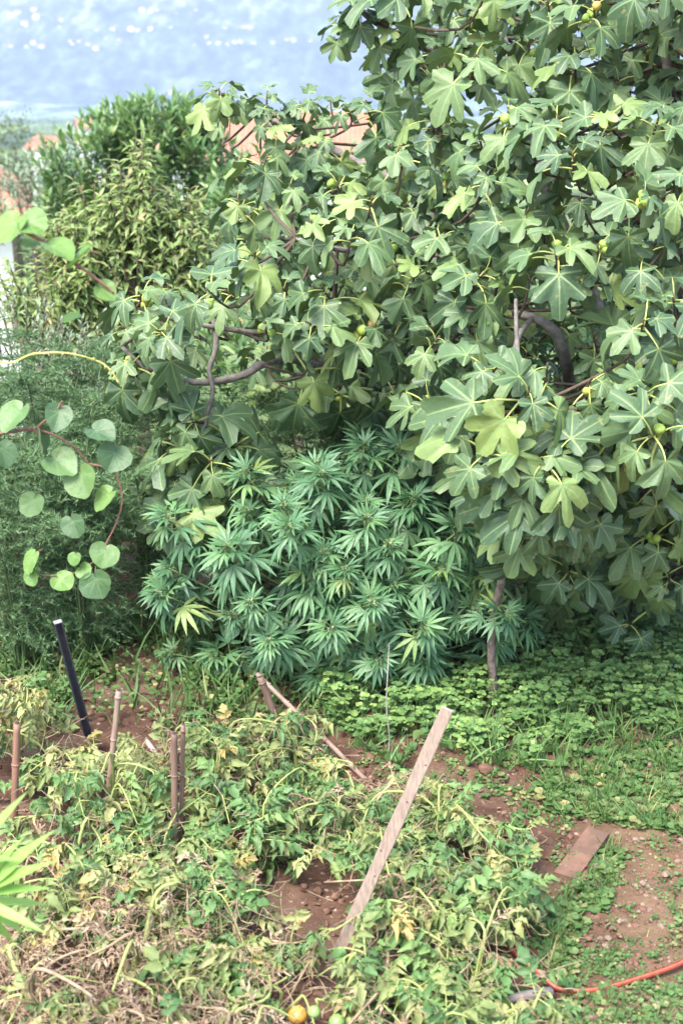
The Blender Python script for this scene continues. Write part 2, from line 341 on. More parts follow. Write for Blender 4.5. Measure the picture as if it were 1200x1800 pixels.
# ------------------------------------------------------------------ ground, mountain
TY = [-60, 8.5, 12, 25, 60, 150, 400, 3300, 3900, 4700, 7000]; TZ = [0, 0, -.6, -4, -7, -14, -30, -132, 38, 350, 480]
def hash_noise(x, y, s):
    return (np.sin(x * s * 1.7 + 1.3 * np.sin(y * s * 2.3 + .5)) + np.sin(y * s * 2.1 + 1.7 * np.sin(x * s * 1.3 + 2.1)) + np.sin((x + y) * s * 3.7 + np.sin((x - y) * s * 2.9))) / 3
def terrain(x, y):
    x = np.asarray(x, float); y = np.asarray(y, float); z = np.interp(y, TY, TZ)
    near = np.clip(1 - (y - 9) / 6, 0, 1); z = z + (y > 1.6) * near * .006 * (RNG.random(np.shape(y)) - .5) * 2 * (np.ndim(y) > 0); z = z + near * (.018 * hash_noise(x, y, 3.1) + .012 * hash_noise(x, y, 9.3) + .006 * hash_noise(y, x, 27))
    bed = np.clip((.95 - x) / .3, 0, 1) * near; z = z + bed * .02 * hash_noise(x, y, 6)
    mid = np.clip((y - 100) / 500, 0, 1); z = z + mid * (6 * hash_noise(x, y, .006))
    far = np.clip((y - 3250) / 500, 0, 1); z = z + far * (26 * hash_noise(x, y, .0011) + 16 * hash_noise(x, y, .004) + 20 * np.abs(hash_noise(x, y * .3, .009)) + 7 * hash_noise(x, y * .3, .021))
    return z
def sheet(name, ys, wfun, nc, mat):
    V = []
    for y in ys:
        w = wfun(y); xs = np.sign(np.linspace(-1, 1, nc)) * np.abs(np.linspace(-1, 1, nc)) ** 1.8 * w
        V.append(np.stack([xs, np.full(nc, y), terrain(xs, np.full(nc, y))], 1))
    V = np.concatenate(V); i = np.arange(len(ys) - 1)[:, None] * nc + np.arange(nc - 1)[None, :]; i = i.ravel()
    T = np.concatenate([np.stack([i, i + 1, i + nc + 1], 1), np.stack([i, i + nc + 1, i + nc], 1)])
    g = Geo(); g.add(V, T); return single(name, g.mesh(name, mat), None, None, kind='structure')
ys = list(np.linspace(-60, 1.5, 14)) + list(np.arange(1.6, 8.2, .045))
while ys[-1] < 3330: ys.append(ys[-1] * 1.045)
sheet('ground', ys, lambda y: max(30, 1.6 * y), 221, MAT['soil'])
ys = [3280.0]
while ys[-1] < 7000: ys.append(ys[-1] * 1.007)
sheet('mountain', ys, lambda y: 1.3 * y, 401, MAT['hill'])

# ------------------------------------------------------------------ haze
g = Geo(); boxgeo(g, (-9500, -65, -200), (9500, 7200, 700))
hm = bpy.data.materials.new('haze_air'); hm.use_nodes = True; hn = hm.node_tree.nodes; hn.remove(hn['Principled BSDF'])
pv = hn.new('ShaderNodeVolumePrincipled'); pv.inputs['Color'].default_value = (.56, .66, 1.0, 1); pv.inputs['Density'].default_value = 2.2e-4
hm.node_tree.links.new(pv.outputs[0], hn['Material Output'].inputs['Volume'])
single('haze', g.mesh('haze', hm), None, None, kind='stuff')

# ------------------------------------------------------------------ leaf templates
def leaflet(L, W, prof, fold=.25, droop=.15, twist=0.0, M=0, g=None, org=(0, 0, 0), yaw=0.0, pitch=0.0, wav=0.0):
    """a blade along +Y: stations of left / midrib / right, ending in a point"""
    g = g or Geo(); n = len(prof); V = []; UV = []
    for i, w in enumerate(prof):
        s = i / n; y = s * L; z = -droop * L * s * s; hw = W * .5 * w
        a = twist * s
        for sgn in (-1, 0, 1):
            x = sgn * hw; zz = z + abs(sgn) * hw * fold + (U(-wav, wav) * L if sgn else 0)
            V.append((x * math.cos(a) - (zz - z) * math.sin(a), y, z + x * math.sin(a) + (zz - z) * math.cos(a))); UV.append((x / L, s))
    V.append((0, L, -droop * L)); UV.append((0, 1)); T = []
    for i in range(n - 1):
        p = 3 * i
        for o in (0, 1): T += [(p + o, p + o + 1, p + o + 4), (p + o, p + o + 4, p + o + 3)]
    p = 3 * (n - 1); e = 3 * n; T += [(p, p + 1, e), (p + 1, p + 2, e)]
    V = np.array(V); c, s = math.cos(pitch), math.sin(pitch)
    V = np.stack([V[:, 0], V[:, 1] * c - V[:, 2] * s, V[:, 1] * s + V[:, 2] * c], 1)
    c, s = math.cos(-yaw), math.sin(-yaw); V = np.stack([V[:, 0] * c - V[:, 1] * s, V[:, 0] * s + V[:, 1] * c, V[:, 2]], 1)
    g.add(V + np.asarray(org), T, UV, M); return g

def fig_leaf(depth, droop, cup, seed, lobes=5, fold=0.0):
    rg = random.Random(seed); g = Geo()
    angs = [0, 47, -47, 100, -100]; lens = [1.0, .88 * rg.uniform(.9, 1.05), .88 * rg.uniform(.9, 1.05), .55, .55]
    if lobes == 3: lens[3] = lens[4] = .42
    n = 42; th = np.linspace(-152, 152, n); r = np.zeros(n)
    wid = {0: 24, 47: 22, -47: 22, 100: 28, -100: 28}; jt = {a: a + rg.uniform(-5, 5) for a in angs}
    base = .34 + .34 * (1 - depth); base_r = base * (1 - .2 * (np.abs(th) / 152) ** 3); r = base_r.copy()
    for a, l in zip(angs, lens):
        d = np.clip(np.abs(th - jt[a]) / (wid[a] * rg.uniform(.85, 1.1)), 0, 1); r = np.maximum(r, base_r + np.maximum(l - base_r, 0) * (1 - d ** 2.3) ** .62)
    r *= 1 + .035 * np.sin(th * .35 + seed) + np.array([rg.uniform(-.045, .045) for _ in th])
    V = [(0, 0, 0)]; t = np.radians(th); dl = np.min([np.abs(th - a) for a in angs], axis=0) / 25.0
    ph = rg.uniform(0, 6)
    for k in (.38, .72, 1.0):
        for i in range(n):
            x = r[i] * k * math.sin(t[i]); y = r[i] * k * math.cos(t[i]); rr = r[i] * k
            z = cup * rr * min(dl[i], 1.2) * .35 - droop * rr * rr * (.55 + .45 * max(0, math.cos(t[i]))) + .085 * k * k * math.sin(4.3 * t[i] + ph) + fold * abs(x) + .02 * k * rg.uniform(-1, 1)
            V.append((x, y, z))
    T = []
    for i in range(n - 1):
        T.append((0, 1 + i + 1, 1 + i))
        for q in range(2):
            a = 1 + q * n + i; T += [(a, a + 1, a + n + 1), (a, a + n + 1, a + n)]
    V = np.array(V); UV = V[:, :2].copy()
    tilt = rg.uniform(-.75, -.25); c, s = math.cos(tilt), math.sin(tilt)
    Vr = np.stack([V[:, 0], V[:, 1] * c - V[:, 2] * s, V[:, 1] * s + V[:, 2] * c], 1)
    pl = rg.uniform(.5, .85); org = np.array([0, pl, pl * .12])
    g.add(Vr + org, T, UV, 0)
    g2 = [(0, 0, 0), (0, pl * .45, pl * .16), (rg.uniform(-.02, .02), pl * .85, pl * .16), org + (0, .02, -.012)]
    tube(g, smooth_path(g2, 2), .030, .020, 4, 1); return g.tpl()
FIG = [fig_leaf(U(.7, 1.12), U(.12, .6), U(-.6, .9), i, 5 if i % 4 else 3, U(-.1, .4)) for i in range(22)]
PR_H = [.12, .55, .95, 1.0, .8, .42]
def hemp_leaf(seed, n=7):
    g = Geo(); rg = random.Random(seed); pl = .38
    A = {7: [0, 27, -27, 56, -56, 98, -98], 5: [0, 32, -32, 70, -70], 9: [0, 24, -24, 48, -48, 78, -78, 125, -125]}[n]
    for a in A:
        l = (1 - (abs(a) / 128) ** 1.25 * .62) * rg.uniform(.94, 1.04); dr = rg.uniform(.1, .38)
        leaflet(l, .16 * (l ** .5), PR_H, fold=rg.uniform(.2, .5), droop=dr, M=0, g=g, org=(0, pl, .05), yaw=R(a + rg.uniform(-5, 5)), pitch=rg.uniform(-.28, .02), twist=rg.uniform(-.3, .3))
    tube(g, smooth_path([(0, 0, 0), (0, pl * .5, .05), (0, pl, .05)], 2), .016, .011, 4, 1); return g.tpl()
HEMP = [hemp_leaf(i, [7, 7, 5, 7, 9, 7, 5, 7][i]) for i in range(8)]
def round_leaf(seed):
    rg = random.Random(seed); g = Geo(); n = 30; th = np.linspace(-176, 176, n); t = np.radians(th)
    # r measured from the petiole joint near the notch
    r = 1.0 * (.60 + .40 * np.cos(t * .80)) ** .75 * (1 + rg.uniform(.03, .16) * np.exp(-(th / 13) ** 2)) * (1 + .06 * np.sin(t * 2 + seed)); r *= 1 + np.array([rg.uniform(-.03, .03) for _ in th]); r[0] = r[-1] = .26; r[1] *= .93; r[-2] *= .93
    V = [(0, 0, 0)]
    dl = np.min([np.abs(th - a) for a in (0, 38, -38, 75, -75)], axis=0) / 19.0; ph = rg.uniform(0, 6); cup = rg.uniform(-.2, .6); fo = rg.uniform(-.15, .4)
    for k in (.5, 1.0):
        for i in range(n):
            x, y = r[i] * k * math.sin(t[i]), r[i] * k * math.cos(t[i])
            V.append((x, y, cup * (x * x + (y - .4) ** 2) * -.5 + fo * abs(x) + .05 * k * np.minimum(dl[i], 1) * r[i] + .03 * k * math.sin(4 * t[i] + ph)))
    T = []
    for i in range(n - 1):
        T.append((0, 2 + i, 1 + i)); a = 1 + i; T += [(a, a + 1, a + n + 1), (a, a + n + 1, a + n)]
    V = np.array(V); g.add(V, T, V[:, :2], 0)
    tube(g, smooth_path([(0, 0, 0), (0, -.3, -.16), (0, -.55, -.45)], 2), .022, .03, 4, 1); return g.tpl()
KIWI = [round_leaf(i) for i in range(6)]
PR_O = [.2, .85, .7, 1.0, .6, .4]
def tomato_leaf(seed, dry=False):
    rg = random.Random(seed); g = Geo(); n = 6
    arch = rg.uniform(.3, 1.0); side = rg.uniform(-.25, .25)
    pts = np.array([(side * s * s, s * (1 - .25 * arch * s), .28 * s - arch * s * s) for s in np.linspace(0, .78, n)])
    tube(g, pts, .016, .010, 4, 1)
    for s, sg, ln in ((.3, 1, .26), (.33, -1, .24), (.55, 1, .34), (.58, -1, .34), (.74, 1, .3), (.76, -1, .3), (.78, 0, .42), (.44, 1, .13), (.47, -1, .12)):
        i = min(int(s / .78 * (n - 1)), n - 2); o = pts[i] + (pts[i + 1] - pts[i]) * (s / .78 * (n - 1) - i)
        w = rg.uniform(.5, .68) if not dry else rg.uniform(.2, .4)
        ln2 = ln * rg.uniform(.85, 1.15) * (.8 if dry else 1)
        lf = [p * rg.uniform(.85, 1.12) for p in PR_O]
        leaflet(ln2, ln2 * w, lf, fold=rg.uniform(.2, 1.4) if not dry else rg.uniform(.6, 1.6), droop=rg.uniform(.1, .95) if not dry else rg.uniform(.2, 1.1), twist=rg.uniform(-1.0, 1.0) * (2.2 if dry else 1), M=0, g=g,
                org=o, yaw=sg * R(rg.uniform(48, 78)), pitch=rg.uniform(-.6, .2) + (-.4 * arch if sg == 0 else 0), wav=.10 if not dry else .13)
    return g.tpl()
TOM = [tomato_leaf(i) for i in range(9)]; TOMD = [tomato_leaf(20 + i, True) for i in range(4)]
def shared(tpls, name, mats):
    out = []
    for t in tpls:
        g = Geo(); g.add(t['V'], t['T'], t['UV'], t['M']); out.append(g.mesh(name, mats))
    return out

# ------------------------------------------------------------------ fig tree
FIG_D = [(200, 560, 6.0), (300, 540, 5.9), (420, 520, 5.8), (180, 680, 6.1), (500, 400, 5.9), (600, 600, 6.0), (700, 500, 5.5), (650, 700, 6.5), (430, 200, 7.3), (560, 200, 7.2), (450, 330, 6.4),
         (700, 100, 6.7), (900, 100, 6.4), (1150, 100, 5.9), (900, 400, 5.7), (1050, 400, 5.3), (1150, 300, 5.4), (800, 300, 6.1), (930, 650, 5.15), (950, 850, 4.9), (1000, 950, 4.85), (1100, 760, 4.95), (1180, 600, 4.95), (780, 620, 5.6),
         (1000, 1080, 6.15), (1150, 1080, 6.1), (1160, 930, 5.85), (1080, 1000, 6.0), (900, -200, 7.0), (1300, 300, 5.4), (1300, 900, 5.6)]
def figD(x, y):
    w = d = 0.0
    for a, b_, c in FIG_D:
        k = 1.0 / (((x - a) ** 2 + (y - b_) ** 2) ** 1.3 + 500); w += k; d += k * c
    return d / w
FIG_POLY = [(1330, -200), (820, -200), (720, -40), (665, 60), (655, 170), (560, 175), (440, 165), (375, 165), (370, 215), (420, 285), (410, 340), (450, 450), (300, 485), (205, 495), (185, 570), (180, 640), (200, 670),
            (320, 650), (400, 655), (520, 640), (575, 690), (700, 720), (775, 715), (815, 830), (850, 870), (890, 930), (940, 960), (1010, 960), (980, 1040), (960, 1110), (1010, 1130), (1330, 1150)]
FIG_HOLES = [[(895, 525), (1015, 525), (1035, 640), (1020, 700), (965, 690), (960, 620), (905, 600)], [(380, 222), (445, 205), (450, 262), (395, 265)], [(585, 215), (632, 210), (632, 272), (600, 272)], [(355, 565), (440, 565), (490, 620), (480, 650), (400, 690), (340, 690), (350, 640)]]
shoots = []                        # (px, py, layer, D)
def throw(poly, spacing, off, layer, n=4000, jit=.12):
    xs = [p[0] for p in poly]; ysl = [p[1] for p in poly]; got = []
    for _ in range(n):
        x, y = U(min(xs), max(xs)), U(min(ysl), max(ysl))
        if not inside(poly, x, y): continue
        if layer >= 2 and x < 440 and y > 400: continue
        if layer == 0 and any(inside(h, x, y) for h in FIG_HOLES): continue
        if any((x - a) ** 2 + (y - b_) ** 2 < spacing ** 2 for a, b_ in got): continue
        got.append((x, y)); shoots.append((x, y, layer, figD(x, y) + off + U(-jit, jit)))
throw(FIG_POLY, 66, 0, 0, jit=.3)
for x, y in ((600, 35), (640, 5), (385, 160), (470, 165)): shoots.append((x, y, 0, figD(x, y)))
for x, y in ((940, 815), (1000, 835), (900, 860), (965, 905), (1105, 760), (1010, 770), (850, 800), (930, 690), (1130, 690)): shoots.append((x, y, 0, 4.85 + U(0, .1)))
throw([(340, 740), (420, 770), (415, 840), (310, 930), (265, 910), (270, 850)], 46, .0, 0, 600)
throw(FIG_POLY, 74, .5, 1, jit=.25); throw(FIG_POLY, 85, 1.0, 2, jit=.25); throw(FIG_POLY, 100, 1.7, 3, jit=.3)
fig_base = G(1090, 1105); fig_base[2] = float(terrain(fig_base[0], fig_base[1]))
fig = thing('fig_tree', fig_base, 'large spreading fig tree with big lobed leaves and green figs', 'tree')
limb_pts = {}
fork = fig_base + np.array([-.05, .05, .55])
LIMBS = [
    ('trunk', [fig_base + (0, 0, -.08), fig_base + (.02, .02, .25), fork], .085, .07),
    ('branch', [fork, P(1080, 830, 6.4), P(1010, 700, 6.3), P(995, 640, 5.75), P(975, 585, 5.6), P(935, 558, 5.6), P(850, 545, 5.8), P(760, 560, 6.1)], .034, .013),
    ('branch', [fork, P(950, 760, 6.9), P(700, 700, 6.9), P(560, 640, 6.6), P(478, 633, 6.35), P(425, 660, 6.25), P(350, 672, 6.2), P(270, 655, 6.2), P(215, 610, 6.2)], .036, .008),
    ('branch', [P(560, 640, 6.6), P(500, 590, 6.4), P(440, 584, 6.3), P(370, 574, 6.25), P(300, 560, 6.15), P(240, 540, 6.1)], .017, .007),
    ('branch', [P(376, 560, 6.28), P(380, 610, 6.24), P(368, 650, 6.2), P(374, 690, 6.15), P(358, 755, 6.05), P(350, 820, 6.1), P(310, 890, 6.1)], .013, .008),
    ('branch', [fork, P(1060, 600, 7.0), P(980, 380, 7.0), P(900, 150, 7.1), P(860, -80, 7.3)], .055, .02),
    ('branch', [P(1000, 430, 7.0), P(820, 380, 7.0), P(660, 300, 7.2), P(520, 230, 7.5), P(430, 190, 7.5)], .035, .01),
    ('branch', [P(900, 150, 7.1), P(760, 90, 6.9), P(660, 40, 6.7), P(625, 0, 6.7), P(610, -60, 6.7)], .02, .008),
    ('branch', [fork, P(1180, 700, 6.2), P(1200, 480, 6.0), P(1190, 250, 6.1), P(1150, 0, 6.2)], .05, .018),
    ('branch', [P(1190, 560, 6.05), P(1110, 640, 5.7), P(1040, 720, 5.3), P(960, 780, 5.1), P(955, 830, 5.05)], .026, .010),
    ('branch', [P(935, 558, 5.6), P(908, 600, 5.35), P(905, 680, 5.2), P(925, 730, 5.1), P(950, 780, 5.0)], .012, .007),
    ('branch', [P(910, 640, 5.28), P(907, 580, 5.32), P(906, 525, 5.35)], .010, .007),
    ('branch', [fork, P(1180, 860, 5.9), P(1230, 850, 5.6), P(1300, 760, 5.3)], .03, .012),
    ('branch', [fork, P(1180, 1000, 6.2), P(1240, 980, 5.9), P(1330, 900, 5.8)], .03, .012),
    ('branch', [P(820, 380, 7.0), P(720, 430, 6.4), P(610, 440, 6.1), P(520, 420, 6.1)], .022, .008),
]
samples = []
for nm, pts, r0, r1 in LIMBS:
    sp = smooth_path(pts, 6); samples.append(sp); g = Geo(); tube(g, sp, r0, r1, 9, jitter=.10); part(nm, g.mesh(nm, MAT['fig_bark']), fig)
samples = np.concatenate(samples); samples = np.array([p for p in samples if not inside([(880, 500), (1070, 500), (1070, 720), (880, 720)], *proj(p))])
fig_meshes = shared(FIG, 'fig_leaf', [MAT['fig_leaf'], MAT['petiole']])
leaves = []; twigs = []; figs = []
for (x, y, lay, D) in shoots:
    tip = P(x, y, D)
    low = max(0, min(1, (y - 520) / 350))
    A = nrm(np.array([U(-.55, .55) - (.35 if x < 450 else 0), -.5 - .5 * low, .95 - 1.0 * low]) + rv(.35))
    if lay >= 2: A = nrm(A + np.array([0, .8, .3]))
    n = random.choice((5, 6, 7, 8)) if lay == 0 else random.choice((5, 6))
    Bf = frame(A, (0.2, .3, .9)); az0 = U(0, 6.28)
    size0 = U(.11, .16) * (1.28 if D < 4.97 and lay == 0 else 1.15 if low > .3 else 1.0) * (.85 if y < 260 and x < 620 else 1)
    for k in range(n):
        az = az0 + k * 2.4; pol = R(40 + 62 * (k / (n - 1)) ** .8 + U(-10, 10)); sz = size0 * (.55 + .5 * (k / (n - 1)) ** .7) * U(.88, 1.15)
        out = A * math.cos(pol) + (Bf[:, 0] * math.cos(az) + Bf[:, 2] * math.sin(az)) * math.sin(pol)
        out = nrm(out + np.array([0, 0, -.28 - .3 * low])); at = tip - A * (.014 * k)
        Zh = nrm(A * .55 + np.array([0, -.25, .9]) + rv(.55))
        if at[2] + out[2] * sz * 1.5 < .06: continue
        if any(inside(h, *proj(at + out * sz * q_)) for h in (FIG_HOLES if lay < 2 else FIG_HOLES[1:3]) for q_ in (.6, 1.2)): continue
        leaves.append((lay, frame(out, Zh), at, sz, D))
    j = int(np.argmin(np.sum(((samples - tip) * (1, 1, 1.8)) ** 2, axis=1))); q = samples[j]
    l = np.linalg.norm(q - tip); mid = (tip - A * min(.28, l * .5)) * .6 + .4 * (q * .4 + tip * .6); twigs.append([q, mid, tip + A * .015])
    if lay == 0 and random.random() < .42:
        for _ in range(random.choice((1, 1, 2, 3))): figs.append((tip - A * U(.0, .07), A))
for q in twigs:
    g = Geo(); tube(g, smooth_path(q, 4), .0085, .0042, 5, jitter=.08); part('twig', g.mesh('twig', MAT['twig']), fig)
def show(lf):
    lay, B, at, sz, D = lf; a, b_ = proj(at); ok = -20 < a < 1220 and -20 < b_ < 1500
    return (0 if ok else 10) + lay * 2 - sz / D * 8
leaves.sort(key=show)
for lay, B, at, sz, D in leaves[:300]:
    part('leaf', random.choice(fig_meshes), fig, m4(B, at, sz))
g = Geo()
for lay, B, at, sz, D in leaves[300:]: g.put(random.choice(FIG), B, at, sz)
part('leaf_mass', g.mesh('leaf_mass', [MAT['fig_leaf'], MAT['petiole']]), fig, kind='stuff')
g = Geo(); prof = [(0, .0), (.10, .16), (.3, .26), (.55, .5), (.8, .48), (.95, .28), (1.0, .08)]
tube(g, [(0, s, 0) for s, _ in prof], 1, 1, 9, radii=[max(r, .02) for _, r in prof]); fig_fruit = g.mesh('fig', MAT['fig_fruit'])
for at, A in figs[:110]:
    d = nrm(np.cross(A, rv()) + A * .3 + np.array([0, -.2, -.1])); part('fig', fig_fruit, fig, m4(frame(d), at + d * .005, U(.034, .048)))

# ------------------------------------------------------------------ cannabis plant
hb = G(610, 1205); hb[2] = float(terrain(hb[0], hb[1])); C = np.array([P(595, 1000, 6.0)[0], 6.0, .47]); RAD = np.array([.74, .52, .60])
hemp = thing('cannabis_plant', hb, 'bushy blue-green cannabis plant with fingered leaves and pale buds', 'plant')
def hit(px, py):
    d = nrm(ray(px, py)); o = (CP - C) / RAD; k = d / RAD; a = k @ k; b_ = o @ k; c = o @ o - 1; q = b_ * b_ - a * c
    t = (-b_ - math.sqrt(q)) / a if q > 0 else -b_ / a
    p = CP + d * t; return p
TOPS = [(435, 990), (540, 1030), (580, 865), (665, 860), (680, 970), (497, 905), (770, 935), (440, 850), (360, 985), (305, 1025), (630, 1065), (715, 1165), (395, 1160), (885, 1090), (800, 1045), (720, 1115),
        (520, 940), (620, 795), (690, 800), (845, 960), (560, 1110), (380, 1080), (470, 1060), (640, 930), (740, 860), (760, 1010), (600, 1150), (500, 1160), (670, 1150), (340, 930), (410, 920), (560, 990), (830, 1130), (700, 1030), (480, 1110), (780, 1120), (720, 775), (830, 890), (540, 830), (620, 1000), (305, 1060), (450, 1190), (560, 1200), (640, 1195), (720, 1195), (340, 1130)]
tops = []
for px, py in TOPS:
    p = hit(px + U(-12, 12), py + U(-12, 12)); p = C + (p - C) * U(.82, 1.18) + rv(.04); p[2] = max(p[2], .12); tops.append((p, True))
for px, py, D in ((890, 1080, 5.45), (850, 935, 5.85), (825, 880, 6.0), (845, 1010, 5.7), (830, 1075, 5.6), (300, 1000, 5.8), (285, 1045, 5.75), (330, 960, 5.9), (790, 830, 6.2), (690, 765, 6.3), (640, 775, 6.3), (760, 790, 6.3)): tops.append((P(px, py, D), True))
for i in range(90):
    ph = i * 2.39996; zc = 1 - 1.25 * (i + .5) / 90; rr = math.sqrt(max(0, 1 - zc * zc)); s = U(.55, .98)
    p = C + RAD * np.array([rr * math.cos(ph), rr * math.sin(ph), zc]) * s
    if p[2] < .15: continue
    if i % 2 and p[1] < C[1] and s > .8: continue
    tops.append((p, False))
stem_top = C + np.array([0, 0, .45]); stem = smooth_path([hb + (0, 0, -.06), hb + (.02, .1, .2), C + (0, 0, 0), stem_top], 6)
g = Geo(); tube(g, stem, .022, .008, 7); part('stem', g.mesh('stem', MAT['hemp_stem']), hemp)
hleaves = []; buds = []
for p, front in tops:
    h = .08 + .55 * max(0, p[2] - .25); j = int(np.argmin(np.abs(stem[:, 2] - h))); q = stem[j]
    A = nrm((p - C) / RAD * .8 + np.array([0, -.12 if front else 0, .55]))
    g = Geo(); pts = smooth_path([q, q * .45 + p * .55 + np.array([0, 0, -.05]), p], 4); tube(g, pts, .007, .0035, 5); part('branch', g.mesh('branch', MAT['hemp_stem']), hemp)
    Bf = frame(A, (.1, .4, .9)); az0 = U(0, 6.3); n = random.choice((11, 12, 13)) if front else 8; s0 = U(.095, .155)
    for k in range(n):
        f = k / (n - 1); az = az0 + k * 2.4; pol = R(20 + 88 * f + U(-8, 8)); sz = s0 * (.45 + .62 * f ** .6) * U(.9, 1.12)
        out = nrm(A * math.cos(pol) + (Bf[:, 0] * math.cos(az) + Bf[:, 2] * math.sin(az)) * math.sin(pol) + np.array([0, 0, -.25 * f]))
        i = max(0, len(pts) - 1 - int(f * 5)); at = p - A * (.10 * f * f)
        hleaves.append((front, frame(out, nrm(A * .5 + np.array([0, -.2, 1]) + rv(.25))), at, sz))
    buds.append((p, A, front))
hemp_meshes = shared(HEMP, 'hemp_leaf', [MAT['hemp_leaf'], MAT['hemp_stem']])
hleaves = [l for l in hleaves if l[2][2] > .05]
hleaves.sort(key=lambda l: (not l[0], -l[3]))
for fr, B, at, sz in hleaves[:300]: part('leaf', random.choice(hemp_meshes), hemp, m4(B, at, sz))
g = Geo()
for fr, B, at, sz in hleaves[300:]: g.put(random.choice(HEMP), B, at, sz)
part('leaf_mass', g.mesh('leaf_mass', [MAT['hemp_leaf'], MAT['hemp_stem']]), hemp, kind='stuff')
g = Geo()
for i in range(34):
    th = i * 2.4; zc = 1 - 2 * (i + .5) / 34; d = np.array([math.sqrt(1 - zc * zc) * math.cos(th), math.sqrt(1 - zc * zc) * math.sin(th), zc])
    leaflet(U(.5, 1.0), .34, [.4, 1, .7], .3, U(-.2, .3), g=g) ; V = g.V[-1]; g.V[-1] = V @ frame(nrm(d + (0, 0, .5)), nrm(rv())).T + d * np.array([.25, .25, .5]); g.K[-1][:] = U(0, 1)
budm = g.mesh('flower_bud', MAT['bud'])
for p, A, fr in buds:
    part('flower_bud', budm, hemp, m4(frame(nrm(np.cross(A, [1, .2, 0])), A), p + A * .022, U(.018, .03) if fr else .016))

# ------------------------------------------------------------------ kiwi vine
kroot = np.array([-2.3, 4.3, float(terrain(-2.3, 4.3))])
kiwi = thing('kiwi_vine', kroot, 'climbing kiwi vine with round heart-shaped leaves on reddish canes', 'vine')
CANES = [([kroot + (0, 0, -.05), kroot + (.05, 0, .8), kroot + (.1, -.1, 1.55), P(-120, 770, 4.35), P(0, 762, 4.4), P(62, 755, 4.42), P(120, 778, 4.45), P(158, 815, 4.45)], .009, .003),
         ([P(62, 755, 4.42), P(100, 720, 4.42), P(110, 705, 4.4)], .004, .003),
         ([P(158, 815, 4.45), P(200, 830, 4.42), P(215, 880, 4.42), P(195, 940, 4.4), P(150, 1000, 4.38), P(85, 1012, 4.36), P(60, 1005, 4.35)], .0034, .0022),
         ([kroot + (.1, -.1, 1.55), P(-160, 330, 3.7), P(-20, 380, 3.65), P(60, 415, 3.62), P(120, 455, 3.6), P(170, 490, 3.6), P(200, 515, 3.6)], .009, .003)]
for pts, r0, r1 in CANES:
    g = Geo(); tube(g, smooth_path(pts, 6), r0, r1, 6, jitter=.1); part('cane', g.mesh('cane', MAT['kiwi_cane']), kiwi)
g = Geo(); tp = smooth_path([P(-160, 330, 3.7), P(-90, 560, 3.9), P(0, 636, 3.95), P(60, 622, 3.95), P(120, 621, 3.97), P(175, 636, 4.0), P(198, 655, 4.0), P(207, 670, 4.0)], 6); tube(g, tp, .0032, .0022, 6, jitter=.2)
for k in range(20, len(tp) - 1, 3): tube(g, [tp[k], tp[k] + (U(-.006, .006), -.004, U(-.012, .012))], .0035, .001, 4)
part('shoot', g.mesh('shoot', MAT['tendril']), kiwi, label='yellow leafless young shoot')
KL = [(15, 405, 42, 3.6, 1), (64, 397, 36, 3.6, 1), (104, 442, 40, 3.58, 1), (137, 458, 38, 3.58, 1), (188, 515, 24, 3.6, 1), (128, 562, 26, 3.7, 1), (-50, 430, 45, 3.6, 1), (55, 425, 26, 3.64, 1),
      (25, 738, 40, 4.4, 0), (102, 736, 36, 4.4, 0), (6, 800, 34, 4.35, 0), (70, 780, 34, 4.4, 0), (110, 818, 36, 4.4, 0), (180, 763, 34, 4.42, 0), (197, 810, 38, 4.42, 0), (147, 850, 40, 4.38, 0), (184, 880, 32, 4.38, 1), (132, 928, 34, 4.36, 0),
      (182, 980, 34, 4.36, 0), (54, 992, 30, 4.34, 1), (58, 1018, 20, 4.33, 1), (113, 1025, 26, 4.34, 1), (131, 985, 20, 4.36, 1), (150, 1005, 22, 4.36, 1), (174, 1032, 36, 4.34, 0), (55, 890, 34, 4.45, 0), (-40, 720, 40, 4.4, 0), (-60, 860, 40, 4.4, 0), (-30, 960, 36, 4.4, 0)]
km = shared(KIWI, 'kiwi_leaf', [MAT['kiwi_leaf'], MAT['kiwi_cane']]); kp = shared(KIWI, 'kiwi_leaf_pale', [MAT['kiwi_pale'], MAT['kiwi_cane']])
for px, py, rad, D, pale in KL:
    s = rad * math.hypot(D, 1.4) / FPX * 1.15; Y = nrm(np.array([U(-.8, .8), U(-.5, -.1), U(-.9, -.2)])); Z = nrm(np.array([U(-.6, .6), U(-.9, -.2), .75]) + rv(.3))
    B = frame(Y, Z); s *= U(.74, .95); part('leaf', random.choice(kp if pale else km), kiwi, m4(B, P(px, py, D) - B[:, 1] * s * .42, s))

